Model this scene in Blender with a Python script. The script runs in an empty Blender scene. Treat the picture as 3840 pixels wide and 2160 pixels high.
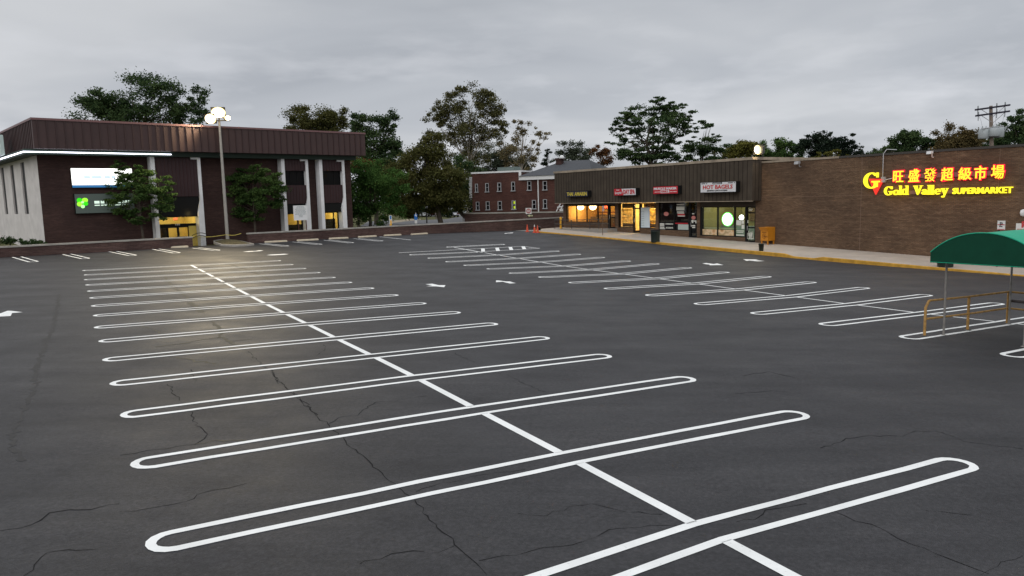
import bpy, bmesh, math, random
import numpy as np
from mathutils import Vector, Matrix
random.seed(7)
rng = np.random.default_rng(11)
S = bpy.context.scene
COL = S.collection
R = math.radians

# ------------------------------------------------------------------ camera
F, HC = 2790.0, 3.64                       # focal length in px of a 3840 px wide frame, height over the lot plane
K = np.array([[F, 0, 1920], [0, F, 1080], [0, 0, 1.0]])
def horizon_normal(y0, m):
    n = K.T @ np.array([-m, 1, -(y0 - m * 1920)]); return n / np.linalg.norm(n)
UPC = -horizon_normal(741.6, -0.025)       # gravity in camera axes
LOT = horizon_normal(761.5, 0.0)           # normal of the gently sloping lot
fy = np.array([0, 0, 1.0]); fy = fy - (fy @ UPC) * UPC; fy /= np.linalg.norm(fy)
RW = np.array([np.cross(fy, UPC), fy, UPC])
nW = RW @ (-LOT)
HZ = HC / nW[2]; GX = -nW[0] / nW[2]; GY = -nW[1] / nW[2]
CAM = np.array([0, 0, HZ]); KI = np.linalg.inv(K)
cam = bpy.data.objects.new('camera', bpy.data.cameras.new('camera')); COL.objects.link(cam)
cam.data.sensor_width = 36; cam.data.lens = F / 3840 * 36
cam.data.clip_start = 0.1; cam.data.clip_end = 3000
cx, cy_, cz = RW[:, 0], RW[:, 1], RW[:, 2]          # camera right, down, forward in world axes
cam.matrix_world = Matrix(((cx[0], -cy_[0], -cz[0], 0), (cx[1], -cy_[1], -cz[1], 0), (cx[2], -cy_[2], -cz[2], HZ), (0, 0, 0, 1)))
S.camera = cam
S.render.resolution_x, S.render.resolution_y = 1024, 576
S.view_settings.view_transform = 'Standard'; S.view_settings.look = 'None'
S.view_settings.exposure = 0; S.view_settings.gamma = 1
S.cycles.use_denoising = True
S.cycles.max_bounces = 6; S.cycles.transparent_max_bounces = 8
S.cycles.sample_clamp_indirect = 6

# ------------------------------------------------------------------ world: overcast dusk, brighter overhead
W = bpy.data.worlds.new('World'); S.world = W; W.use_nodes = True
nt = W.node_tree; nt.nodes.clear()
def N(tree, t, **kw):
    n = tree.nodes.new(t)
    for k, v in kw.items():
        if k.startswith('i_'):
            key = k[2:]; key = int(key) if key.isdigit() else key.replace('_', ' ')
            n.inputs[key].default_value = v
        else: setattr(n, k, v)
    return n
def ramp(tree, fac, stops, interp='LINEAR'):
    r = N(tree, 'ShaderNodeValToRGB'); r.color_ramp.interpolation = interp
    e = r.color_ramp.elements
    while len(e) < len(stops): e.new(0.5)
    for k, (p, c) in enumerate(stops):
        e[k].position = p; e[k].color = (*c, 1) if len(c) == 3 else c
    tree.links.new(fac, r.inputs[0]); return r.outputs[0]
def mix(tree, a, b, fac, mode='MIX'):
    m = N(tree, 'ShaderNodeMix', data_type='RGBA', blend_type=mode)
    for sock, v in ((m.inputs[0], fac), (m.inputs[6], a), (m.inputs[7], b)):
        if isinstance(v, bpy.types.NodeSocket): tree.links.new(v, sock)
        else: sock.default_value = v if not isinstance(v, tuple) or len(v) == 4 else (*v, 1)
    return m.outputs[2]
SUN_EL, SUN_ROT = R(24), R(200)
tc = N(nt, 'ShaderNodeTexCoord'); sep = N(nt, 'ShaderNodeSeparateXYZ'); nt.links.new(tc.outputs['Generated'], sep.inputs[0])
za = N(nt, 'ShaderNodeMath', operation='MAXIMUM', i_1=0.0); nt.links.new(sep.outputs[2], za.inputs[0])
zb = N(nt, 'ShaderNodeMath', operation='ADD', i_1=0.10); nt.links.new(za.outputs[0], zb.inputs[0])
dv = N(nt, 'ShaderNodeVectorMath', operation='DIVIDE'); nt.links.new(tc.outputs['Generated'], dv.inputs[0])
cmb = N(nt, 'ShaderNodeCombineXYZ', i_2=1.0); nt.links.new(zb.outputs[0], cmb.inputs[0]); nt.links.new(zb.outputs[0], cmb.inputs[1]); nt.links.new(cmb.outputs[0], dv.inputs[1])
mp = N(nt, 'ShaderNodeMapping'); mp.inputs['Scale'].default_value = (0.6, 0.62, 0.6); mp.inputs['Location'].default_value = (3.1, 1.7, 0); nt.links.new(dv.outputs[0], mp.inputs[0])
n1 = N(nt, 'ShaderNodeTexNoise', i_Scale=0.9, i_Detail=4.0, i_Roughness=0.45, i_Distortion=0.6); nt.links.new(mp.outputs[0], n1.inputs['Vector'])
base = ramp(nt, n1.outputs[0], [(0.28, (0.400, 0.418, 0.446)), (0.43, (0.470, 0.488, 0.514)), (0.57, (0.540, 0.554, 0.572)), (0.75, (0.655, 0.664, 0.672))])
mp2 = N(nt, 'ShaderNodeMapping'); mp2.inputs['Scale'].default_value = (7, 7, 26); nt.links.new(tc.outputs['Generated'], mp2.inputs[0])
n2 = N(nt, 'ShaderNodeTexNoise', i_Scale=1.0, i_Detail=5.0, i_Roughness=0.5); nt.links.new(mp2.outputs[0], n2.inputs['Vector'])
puff = ramp(nt, n2.outputs[0], [(0.50, (0, 0, 0)), (0.72, (1, 1, 1))])
low = ramp(nt, sep.outputs[2], [(0.0, (1, 1, 1)), (0.10, (0.75, 0.75, 0.75)), (0.26, (0.12, 0.12, 0.12))])
pl = mix(nt, puff, low, 1.0, 'MULTIPLY')
plf = N(nt, 'ShaderNodeSeparateColor'); nt.links.new(pl, plf.inputs[0])
cloud = mix(nt, base, (0.68, 0.69, 0.71), plf.outputs[0])
elev = ramp(nt, sep.outputs[2], [(0.0, (1.0, 1.0, 1.04)), (0.10, (1.0, 1.0, 1.03)), (0.34, (0.92, 0.92, 0.92)), (0.62, (2.45, 2.42, 2.38))])
cloud = mix(nt, cloud, elev, 1.0, 'MULTIPLY')
cloud = mix(nt, cloud, (10.6, 10.6, 10.6), 1.0, 'MULTIPLY')
sky = N(nt, 'ShaderNodeTexSky', sky_type='NISHITA', sun_disc=False, sun_elevation=SUN_EL, sun_rotation=SUN_ROT)
skyc = mix(nt, sky.outputs[0], cloud, 0.94)
bg = N(nt, 'ShaderNodeBackground', i_Strength=0.1); nt.links.new(skyc, bg.inputs[0])
wo = N(nt, 'ShaderNodeOutputWorld'); nt.links.new(bg.outputs[0], wo.inputs[0])
sl = bpy.data.lights.new('sun', 'SUN'); sl.energy = 0.5; sl.angle = R(25); sl.color = (1, 0.97, 0.93)
sun = bpy.data.objects.new('sun', sl); COL.objects.link(sun)
sd = Vector((math.sin(SUN_ROT) * math.cos(SUN_EL), math.cos(SUN_ROT) * math.cos(SUN_EL), math.sin(SUN_EL)))
sun.rotation_euler = sd.to_track_quat('Z', 'Y').to_euler()

# ------------------------------------------------------------------ ground shape and picking helpers
def sm(t): t = min(max(t, 0.0), 1.0); return t * t * (3 - 2 * t)
def G(x, y):
    a = GX * min(max(x, -48), 32) + GY * min(max(y, -20), 75) + 0.75 * sm((y - 42) / 33)
    b = -0.05
    return a + (b - a) * sm((y - 86) / 28)
def ray(X, Y): return RW @ (KI @ np.array([X, Y, 1.0]))
def g(X, Y, dz=0.0):                        # photo pixel -> point of the ground
    d = ray(X, Y); t = 2.0
    while t < 400:
        p = CAM + t * d
        if p[2] < G(p[0], p[1]) + dz: break
        t += 0.25
    a, b = t - 0.25, t
    for _ in range(24):
        m = (a + b) / 2; p = CAM + m * d
        if p[2] < G(p[0], p[1]) + dz: b = m
        else: a = m
    return CAM + b * d
def atY(X, Y, depth): d = ray(X, Y); return CAM + d * (depth / d[1])
DD = 2160 / 1449
def crop(x0, y0, s): return lambda X, Y: (x0 + X / s, y0 + Y / s)
kD = lambda X, Y: (X * DD, Y * DD)
k1 = crop(0, 400, 2.4143); k2 = crop(600, 350, 2.415); k3 = crop(1250, 300, 2.415); k4 = crop(2000, 350, 2.4156)
k5 = crop(2750, 350, 2.3633); k6 = crop(3240, 750, 2.23); k7 = crop(2050, 600, 4.14); k8 = crop(2400, 650, 4.83)
k9 = crop(1480, 850, 3.8448); k10 = crop(0, 850, 2.8622); k11 = crop(850, 850, 3.0306); k12 = crop(1500, 700, 3.963)
k13 = crop(3200, 580, 4.025); k14 = crop(250, 950, 2.337); k15 = crop(1250, 1050, 2.337)
f1 = crop(450, 1450, 1.5153); f2 = crop(2140, 1450, 1.5153)
k16 = crop(1950, 930, 2.576); k17 = crop(2840, 930, 2.576); k18 = crop(3440, 350, 5.795); k19 = crop(3440, 780, 3.6225)
k20 = crop(1400, 600, 5.1756); k21 = crop(560, 750, 7.244); k22 = crop(1020, 740, 8.587)

class Fr:                                   # upright frame: u to the right along a facade, n out of it, z up
    def __init__(s, o, u):
        s.o = np.array([o[0], o[1], 0.0]); s.u = np.array([u[0], u[1], 0.0]); s.u /= np.linalg.norm(s.u)
        s.n = np.array([s.u[1], -s.u[0], 0.0])
    def pt(s, u, n, z): return s.o + s.u * u + s.n * n + np.array([0, 0, z])
    def px(s, p, n=0.0):                    # photo pixel -> (u, z) on the plane n
        d = ray(*p); o = s.o + s.n * n
        t = ((o - CAM) @ s.n) / (d @ s.n); q = CAM + t * d
        return (q - s.o) @ s.u, q[2]
    def loc(s, q): q = np.array(q) - s.o; return q @ s.u, q @ s.n
WORLD = Fr((0, 0), (1, 0)); WORLD.n = np.array([0, 1.0, 0])

# ------------------------------------------------------------------ mesh builder and scene tree
class MB:
    def __init__(s): s.v = []; s.f = []; s.sm = []
    def add(s, vs, fs, smooth=False):
        b = len(s.v); s.v += [tuple(map(float, q)) for q in vs]
        s.f += [tuple(b + i for i in q) for q in fs]; s.sm += [smooth] * len(fs); return s
    def box(s, fr, u0, u1, n0, n1, z0, z1):
        P = [fr.pt(u, n, z) for z in (z0, z1) for n in (n0, n1) for u in (u0, u1)]
        return s.add(P, [(0, 2, 3, 1), (4, 5, 7, 6), (0, 1, 5, 4), (2, 6, 7, 3), (0, 4, 6, 2), (1, 3, 7, 5)])
    def hexa(s, P): return s.add(P, [(0, 2, 3, 1), (4, 5, 7, 6), (0, 1, 5, 4), (2, 6, 7, 3), (0, 4, 6, 2), (1, 3, 7, 5)])
    def tube(s, pts, rad, seg=8, cap=True, smooth=True):
        pts = [np.array(p, float) for p in pts]; n = len(pts)
        rad = rad if isinstance(rad, (list, tuple)) else [rad] * n
        vs = []; prev = None
        for i, p in enumerate(pts):
            d = pts[min(i + 1, n - 1)] - pts[max(i - 1, 0)]; d /= (np.linalg.norm(d) + 1e-9)
            if prev is None:
                a = np.array([0, 0, 1.0]) if abs(d[2]) < 0.9 else np.array([1.0, 0, 0])
            else: a = prev
            a = a - (a @ d) * d; a /= (np.linalg.norm(a) + 1e-9); prev = a
            b = np.cross(d, a)
            for k in range(seg):
                t = 2 * math.pi * k / seg; vs.append(p + rad[i] * (math.cos(t) * a + math.sin(t) * b))
        fs = [(i * seg + k, i * seg + (k + 1) % seg, (i + 1) * seg + (k + 1) % seg, (i + 1) * seg + k) for i in range(n - 1) for k in range(seg)]
        s.add(vs, fs, smooth)
        if cap: s.add(vs[:seg], [tuple(range(seg - 1, -1, -1))]); s.add(vs[-seg:], [tuple(range(seg))])
        return s
    def lathe(s, c, prof, seg=14, smooth=True, sx=1, sy=1):
        c = np.array(c); vs = []
        for r, z in prof:
            for k in range(seg):
                t = 2 * math.pi * k / seg; vs.append(c + np.array([sx * r * math.cos(t), sy * r * math.sin(t), z]))
        m = len(prof)
        fs = [(i * seg + k, i * seg + (k + 1) % seg, (i + 1) * seg + (k + 1) % seg, (i + 1) * seg + k) for i in range(m - 1) for k in range(seg)]
        s.add(vs, fs, smooth); s.add(vs[:seg], [tuple(range(seg - 1, -1, -1))]); s.add(vs[-seg:], [tuple(range(seg))]); return s
    def prism(s, fr, poly, n0, n1):         # polygon of (u, z), thick from n0 to n1
        k = len(poly); vs = [fr.pt(u, n0, z) for u, z in poly] + [fr.pt(u, n1, z) for u, z in poly]
        ar = sum(poly[i][0] * poly[(i + 1) % k][1] - poly[(i + 1) % k][0] * poly[i][1] for i in range(k))
        a, b = tuple(range(k)), tuple(range(k, 2 * k))
        if ar < 0: a, b = a[::-1], b[::-1]
        s.add(vs, [a[::-1], b]); s.add(vs, [(i, (i + 1) % k, k + (i + 1) % k, k + i) for i in range(k)]); return s
    def build(s, name, mat, parent=None, fr=None, bevel=0):
        o0 = np.array(parent['_o']) if parent is not None and '_o' in parent else np.zeros(3)
        me = bpy.data.meshes.new(name)
        me.from_pydata([tuple(np.array(v) - o0) for v in s.v], [], s.f); me.update()
        me.polygons.foreach_set('use_smooth', s.sm)
        if fr is not None:
            uv = me.uv_layers.new(name='UVMap'); V = np.array(s.v)
            for p in me.polygons:
                nn = np.array(p.normal); side = abs(nn @ fr.u) > abs(nn @ fr.n); top = abs(nn[2]) > 0.8
                for li in p.loop_indices:
                    q = V[me.loops[li].vertex_index] - fr.o
                    a = q @ (fr.n if side else fr.u)
                    uv.data[li].uv = (a, q @ fr.n if top else q[2])
        if mat: me.materials.append(mat)
        o = bpy.data.objects.new(name, me); COL.objects.link(o)
        if bevel:
            bm = bmesh.new(); bm.from_mesh(me); bmesh.ops.remove_doubles(bm, verts=bm.verts, dist=1e-5)
            bmesh.ops.bevel(bm, geom=list(bm.edges), offset=bevel, segments=2, affect='EDGES', profile=0.5); bm.to_mesh(me); bm.free()
        if parent is not None: o.parent = parent
        elif False: pass
        return o
def tag(o, label=None, cat=None, group=None, kind=None):
    for k, v in (('label', label), ('category', cat), ('group', group), ('kind', kind)):
        if v: o[k] = v
    return o
def thing(name, loc, label=None, cat=None, group=None, kind=None):
    o = bpy.data.objects.new(name, None); COL.objects.link(o); o.location = tuple(map(float, loc))
    o.empty_display_size = 0.3; o['_o'] = [float(q) for q in loc]
    return tag(o, label, cat, group, kind)
def sub(o, parent):                         # lets a mesh child carry sub-parts in the same world coordinates
    o['_o'] = parent['_o']; return o
def copy_tree(o, loc):
    c = o.copy(); COL.objects.link(c); c.location = tuple(map(float, loc)); c['_o'] = [float(q) for q in loc]
    def rec(src, dst):
        for ch in list(src.children):
            d = ch.copy(); COL.objects.link(d); d.parent = dst; rec(ch, d)
    rec(o, c); return c

# ------------------------------------------------------------------ materials
def mat(name, col, rough=0.7, spec=0.4, metal=0.0, emit=None, es=0.0, var=0.0, vscale=3.0, bump=0.0, bscale=30.0, coords='Object'):
    m = bpy.data.materials.new(name); m.use_nodes = True; t = m.node_tree; p = t.nodes['Principled BSDF']
    p.inputs['Base Color'].default_value = (*col, 1); p.inputs['Roughness'].default_value = rough
    p.inputs['Specular IOR Level'].default_value = spec; p.inputs['Metallic'].default_value = metal
    if emit: p.inputs['Emission Color'].default_value = (*emit, 1); p.inputs['Emission Strength'].default_value = es
    if var or bump: tcn = N(t, 'ShaderNodeTexCoord')
    if var:
        n = N(t, 'ShaderNodeTexNoise', i_Scale=vscale, i_Detail=5.0, i_Roughness=0.6); t.links.new(tcn.outputs[coords], n.inputs['Vector'])
        lo = tuple(c * (1 - var) for c in col); hi = tuple(min(1, c * (1 + var)) for c in col)
        t.links.new(ramp(t, n.outputs[0], [(0.3, lo), (0.7, hi)]), p.inputs['Base Color'])
    if bump:
        n = N(t, 'ShaderNodeTexNoise', i_Scale=bscale, i_Detail=3.0); t.links.new(tcn.outputs[coords], n.inputs['Vector'])
        b = N(t, 'ShaderNodeBump', i_Strength=bump, i_Distance=0.02); t.links.new(n.outputs[0], b.inputs['Height']); t.links.new(b.outputs[0], p.inputs['Normal'])
    return m
def brick(name, c1, c2, mortar, blot=0.25):
    m = bpy.data.materials.new(name); m.use_nodes = True; t = m.node_tree; p = t.nodes['Principled BSDF']
    p.inputs['Roughness'].default_value = 0.9; p.inputs['Specular IOR Level'].default_value = 0.2
    u = N(t, 'ShaderNodeUVMap')
    b = N(t, 'ShaderNodeTexBrick', i_Scale=1.0, i_Mortar_Size=0.010, i_Brick_Width=0.215, i_Row_Height=0.075, i_Bias=-0.1)
    b.inputs['Color1'].default_value = (*c1, 1); b.inputs['Color2'].default_value = (*c2, 1); b.inputs['Mortar'].default_value = (*mortar, 1)
    t.links.new(u.outputs[0], b.inputs['Vector'])
    mpn = N(t, 'ShaderNodeMapping'); mpn.inputs['Scale'].default_value = (0.5, 4.0, 1); t.links.new(u.outputs[0], mpn.inputs[0])
    n = N(t, 'ShaderNodeTexNoise', i_Scale=1.6, i_Detail=6.0, i_Roughness=0.7); t.links.new(mpn.outputs[0], n.inputs['Vector'])
    r = ramp(t, n.outputs[0], [(0.32, (1 - blot,) * 3), (0.55, (1, 1, 1)), (0.74, (1 + blot * 1.5,) * 3)])
    n3 = N(t, 'ShaderNodeTexNoise', i_Scale=0.28, i_Detail=4.0); t.links.new(u.outputs[0], n3.inputs['Vector'])
    r3 = ramp(t, n3.outputs[0], [(0.35, (0.72, 0.72, 0.74)), (0.6, (1.06, 1.05, 1.03))])
    c = mix(t, b.outputs[0], r, 1.0, 'MULTIPLY'); c = mix(t, c, r3, 1.0, 'MULTIPLY')
    t.links.new(c, p.inputs['Base Color'])
    bp = N(t, 'ShaderNodeBump', i_Strength=0.5, i_Distance=0.01); t.links.new(b.outputs[1], bp.inputs['Height']); bp.invert = True; t.links.new(bp.outputs[0], p.inputs['Normal'])
    return m
def glass(name, tint=(0.9, 0.95, 0.95), amount=0.12):
    m = bpy.data.materials.new(name); m.use_nodes = True; t = m.node_tree; t.nodes.clear()
    tr = N(t, 'ShaderNodeBsdfTransparent'); tr.inputs[0].default_value = (*tint, 1)
    gl = N(t, 'ShaderNodeBsdfGlossy', i_Roughness=0.03); lw = N(t, 'ShaderNodeLayerWeight', i_Blend=0.5)
    pw = N(t, 'ShaderNodeMath', operation='POWER', i_1=5.0); t.links.new(lw.outputs['Facing'], pw.inputs[0])
    ad = N(t, 'ShaderNodeMath', operation='MULTIPLY_ADD', i_1=0.8, i_2=amount * 0.5, use_clamp=True); t.links.new(pw.outputs[0], ad.inputs[0])
    mx = N(t, 'ShaderNodeMixShader'); t.links.new(ad.outputs[0], mx.inputs[0]); t.links.new(tr.outputs[0], mx.inputs[1]); t.links.new(gl.outputs[0], mx.inputs[2])
    o = N(t, 'ShaderNodeOutputMaterial'); t.links.new(mx.outputs[0], o.inputs[0]); return m
def leafmat(name, c1, c2, c3, tr=0.25):
    m = bpy.data.materials.new(name); m.use_nodes = True; t = m.node_tree; t.nodes.clear()
    ge = N(t, 'ShaderNodeNewGeometry'); tcn = N(t, 'ShaderNodeTexCoord')
    n = N(t, 'ShaderNodeTexNoise', i_Scale=0.45, i_Detail=2.0); t.links.new(tcn.outputs['Object'], n.inputs['Vector'])
    ad = N(t, 'ShaderNodeMath', operation='ADD'); mu = N(t, 'ShaderNodeMath', operation='MULTIPLY', i_1=0.45)
    t.links.new(ge.outputs['Random Per Island'], mu.inputs[0]); t.links.new(mu.outputs[0], ad.inputs[0]); t.links.new(n.outputs[0], ad.inputs[1])
    c = ramp(t, ad.outputs[0], [(0.45, c1), (0.72, c2), (0.98, c3)])
    d = N(t, 'ShaderNodeBsdfDiffuse'); tl = N(t, 'ShaderNodeBsdfTranslucent'); t.links.new(c, d.inputs[0]); t.links.new(c, tl.inputs[0])
    mx = N(t, 'ShaderNodeMixShader', i_0=tr); t.links.new(d.outputs[0], mx.inputs[1]); t.links.new(tl.outputs[0], mx.inputs[2])
    o = N(t, 'ShaderNodeOutputMaterial'); t.links.new(mx.outputs[0], o.inputs[0]); return m
def emis(name, col, s):
    return mat(name, tuple(min(1, c * 0.5) for c in col), 0.4, 0.2, emit=col, es=s)

def asphalt_mat():
    m = bpy.data.materials.new('sealed_asphalt'); m.use_nodes = True; t = m.node_tree; p = t.nodes['Principled BSDF']
    tcn = N(t, 'ShaderNodeTexCoord')
    def noise(sc, det=5.0, ro=0.6, sx=1, sy=1):
        q = N(t, 'ShaderNodeMapping'); q.inputs['Scale'].default_value = (sx, sy, 1); t.links.new(tcn.outputs['Object'], q.inputs[0])
        n = N(t, 'ShaderNodeTexNoise', i_Scale=sc, i_Detail=det, i_Roughness=ro); t.links.new(q.outputs[0], n.inputs['Vector']); return n.outputs[0]
    a = ramp(t, noise(0.12, 6, 0.62), [(0.3, (0.0208, 0.0206, 0.0238)), (0.5, (0.0272, 0.0270, 0.0305)), (0.72, (0.0365, 0.0362, 0.0392))])
    b = ramp(t, noise(1.1, 6, 0.7, 0.5, 1.6), [(0.3, (0.74, 0.74, 0.75)), (0.5, (1, 1, 1)), (0.72, (1.22, 1.21, 1.19))])
    c = ramp(t, noise(17, 5, 0.8), [(0.32, (0.55, 0.55, 0.55)), (0.5, (1, 1, 1)), (0.68, (1.6, 1.58, 1.56))])
    sc = ramp(t, noise(7, 6, 0.75), [(0.58, (1, 1, 1)), (0.72, (0.70, 0.70, 0.70))])
    sp = ramp(t, noise(16, 2, 0.5), [(0.70, (1, 1, 1)), (0.76, (1.5, 1.48, 1.42))]); sc = mix(t, sc, sp, 1.0, 'MULTIPLY')
    ty = ramp(t, noise(0.35, 5, 0.7, 0.35, 2.4), [(0.36, (0.80, 0.80, 0.81)), (0.52, (1, 1, 1)), (0.70, (1.30, 1.28, 1.24))]); sc = mix(t, sc, ty, 1.0, 'MULTIPLY')
    col = mix(t, mix(t, mix(t, a, b, 1.0, 'MULTIPLY'), c, 1.0, 'MULTIPLY'), sc, 1.0, 'MULTIPLY')
    t.links.new(col, p.inputs['Base Color'])
    t.links.new(ramp(t, noise(0.5, 4, 0.6), [(0.3, (0.58,) * 3), (0.7, (0.74,) * 3)]), p.inputs['Roughness'])
    p.inputs['Specular IOR Level'].default_value = 0.30
    bp = N(t, 'ShaderNodeBump', i_Strength=0.45, i_Distance=0.012); t.links.new(noise(55, 3, 0.7), bp.inputs['Height']); t.links.new(bp.outputs[0], p.inputs['Normal'])
    return m
M = {}
M['asphalt'] = asphalt_mat()
def paint_mat():
    m = bpy.data.materials.new('line_paint'); m.use_nodes = True; t = m.node_tree; p = t.nodes['Principled BSDF']; tcn = N(t, 'ShaderNodeTexCoord')
    def ns(sc, d=5.0, r=0.65):
        n = N(t, 'ShaderNodeTexNoise', i_Scale=sc, i_Detail=d, i_Roughness=r); t.links.new(tcn.outputs['Object'], n.inputs['Vector']); return n.outputs[0]
    a = ramp(t, ns(1.3), [(0.3, (0.70, 0.71, 0.70)), (0.6, (0.82, 0.83, 0.82))])
    w = ramp(t, ns(22, 6, 0.75), [(0.60, (0, 0, 0)), (0.74, (0.75, 0.75, 0.75))])
    sc_ = N(t, 'ShaderNodeSeparateColor'); t.links.new(w, sc_.inputs[0])
    t.links.new(mix(t, a, (0.16, 0.16, 0.165), sc_.outputs[0]), p.inputs['Base Color']); p.inputs['Roughness'].default_value = 0.65
    bp = N(t, 'ShaderNodeBump', i_Strength=0.4, i_Distance=0.008); t.links.new(ns(50, 3), bp.inputs['Height']); t.links.new(bp.outputs[0], p.inputs['Normal'])
    return m
M['paint'] = paint_mat()
M['crack'] = mat('open_crack', (0.0145, 0.0145, 0.0155), 0.9, 0.1)
M['oldcrack'] = mat('worn_crack_filler', (0.085, 0.076, 0.056), 0.8, 0.2, var=0.2, vscale=2)
M['concrete'] = mat('sidewalk_concrete', (0.42, 0.37, 0.32), 0.85, 0.2, var=0.12, vscale=0.8, bump=0.2)
M['wallcap'] = mat('wall_cap_concrete', (0.34, 0.32, 0.29), 0.85, 0.2, var=0.22, vscale=1.5)
M['stop'] = mat('wheel_stop_concrete', (0.60, 0.52, 0.39), 0.85, 0.2, var=0.15, vscale=3, bump=0.2)
M['yellow'] = mat('yellow_curb_paint', (0.50, 0.27, 0.035), 0.7, 0.3, var=0.25, vscale=2.5)
M['bollard'] = mat('yellow_post_paint', (0.72, 0.36, 0.015), 0.5, 0.4)
M['grass'] = mat('dry_grass', (0.085, 0.085, 0.035), 0.95, 0.1, var=0.4, vscale=0.6)
M['mulch'] = mat('planter_mulch', (0.10, 0.085, 0.05), 0.95, 0.1, var=0.5, vscale=4, bump=0.8, bscale=12)
M['road'] = mat('street_asphalt', (0.13, 0.13, 0.135), 0.9, 0.2, var=0.15, vscale=0.5)
M['brickshop'] = brick("brown_brick", (0.136, 0.079, 0.048), (0.192, 0.119, 0.073), (0.095, 0.072, 0.053), 0.32)
M['brickoff'] = brick('dark_brick', (0.060, 0.030, 0.027), (0.082, 0.042, 0.036), (0.055, 0.042, 0.038))
M['brickwall'] = brick('wall_brick', (0.085, 0.040, 0.036), (0.125, 0.066, 0.056), (0.12, 0.10, 0.09), 0.4)
M['brickred'] = brick('red_brick', (0.085, 0.030, 0.024), (0.115, 0.044, 0.034), (0.10, 0.07, 0.06))
M['seam'] = mat('brick_joint', (0.17, 0.115, 0.085), 0.9, 0.1)
M['board'] = mat('brown_boards', (0.062, 0.049, 0.037), 0.8, 0.2, var=0.18, vscale=1.2)
M['batten'] = mat('board_joint', (0.030, 0.023, 0.018), 0.9, 0.1)
M['flashing'] = mat('roof_flashing', (0.30, 0.245, 0.185), 0.6, 0.4, var=0.3, vscale=1.0)
M['maroon'] = mat('maroon_metal', (0.056, 0.030, 0.028), 0.5, 0.4, var=0.12, vscale=0.7)
M['maroonlip'] = mat('maroon_lip', (0.17, 0.085, 0.085), 0.45, 0.5)
M['panel'] = mat('maroon_panel', (0.040, 0.020, 0.022), 0.6, 0.3, var=0.12, vscale=1.5)
M['beam'] = mat('green_beam', (0.030, 0.048, 0.038), 0.7, 0.3)
M['column'] = mat('painted_column', (0.78, 0.78, 0.79), 0.7, 0.2, var=0.08, vscale=1.2)
M['black'] = mat('black_frame', (0.008, 0.008, 0.008), 0.75, 0.2)
M['darkglass'] = mat('dark_window', (0.006, 0.0065, 0.008), 0.15, 0.35)
M['glass'] = glass('shop_glass'); M['glass2'] = glass('office_glass', (0.9, 0.92, 0.85), 0.06)
M['white'] = mat('white_paint', (0.74, 0.74, 0.74), 0.6, 0.3)
M['steel'] = mat('galvanised_steel', (0.42, 0.42, 0.43), 0.5, 0.5, metal=0.3, var=0.15, vscale=2)
M['darksteel'] = mat('dark_steel', (0.04, 0.036, 0.032), 0.5, 0.5)
M['bin'] = mat('dark_green_bin', (0.012, 0.020, 0.016), 0.5, 0.4)
M['orange'] = mat('orange_box_paint', (0.52, 0.20, 0.012), 0.5, 0.4, var=0.1, vscale=4)
M['cone'] = mat('cone_plastic', (0.60, 0.075, 0.03), 0.5, 0.4)
M['bark'] = mat('bark', (0.075, 0.062, 0.05), 0.95, 0.1, var=0.3, vscale=4)
M['palebark'] = mat('pale_bark', (0.28, 0.25, 0.21), 0.9, 0.1, var=0.35, vscale=1.5)
M['shingle'] = mat('grey_shingles', (0.072, 0.076, 0.084), 0.9, 0.2, var=0.15, vscale=3)
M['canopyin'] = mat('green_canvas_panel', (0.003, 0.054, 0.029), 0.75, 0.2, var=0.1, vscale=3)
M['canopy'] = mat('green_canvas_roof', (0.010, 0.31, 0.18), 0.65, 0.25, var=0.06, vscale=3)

# ------------------------------------------------------------------ the ground
A0 = g(*kD(0, 648)); A1 = g(*kD(1006, 591.5))
FW = Fr(A0, (A1 - A0)[:2])                  # along the low brick wall
def sheet(xs, ys, f, h, name, m, **kw):
    vs = []; fs = []; nx = len(xs)
    for y in ys:
        for x in xs:
            q = f(x, y); vs.append((q[0], q[1], h(q[0], q[1])))
    for j in range(len(ys) - 1):
        for i in range(nx - 1): fs.append((j * nx + i, j * nx + i + 1, (j + 1) * nx + i + 1, (j + 1) * nx + i))
    return MB().add(vs, fs, True).build(name, m, **kw)
def gfar(x, y): return G(x, y) - 0.30 + 0.27 * sm((y - 80) / 15)
far = sorted(set(list(np.arange(-120, 121, 4.0)) + [-900, -600, -400, -280, -200, -150, 150, 200, 280, 400, 600, 900]))
ground = sheet(far, [y for y in far if y > -160], lambda x, y: (x, y + 60), gfar, 'ground', M['grass']); tag(ground, kind='structure')
lot = sheet(list(np.arange(-25, 96, 1.0)), list(np.arange(-0.2, 106, 1.0)),
            lambda s, t: FW.pt(s, t, 0), G, 'parking_lot', M['asphalt']); tag(lot, kind='structure'); lot['_o'] = [0, 0, 0]

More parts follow.
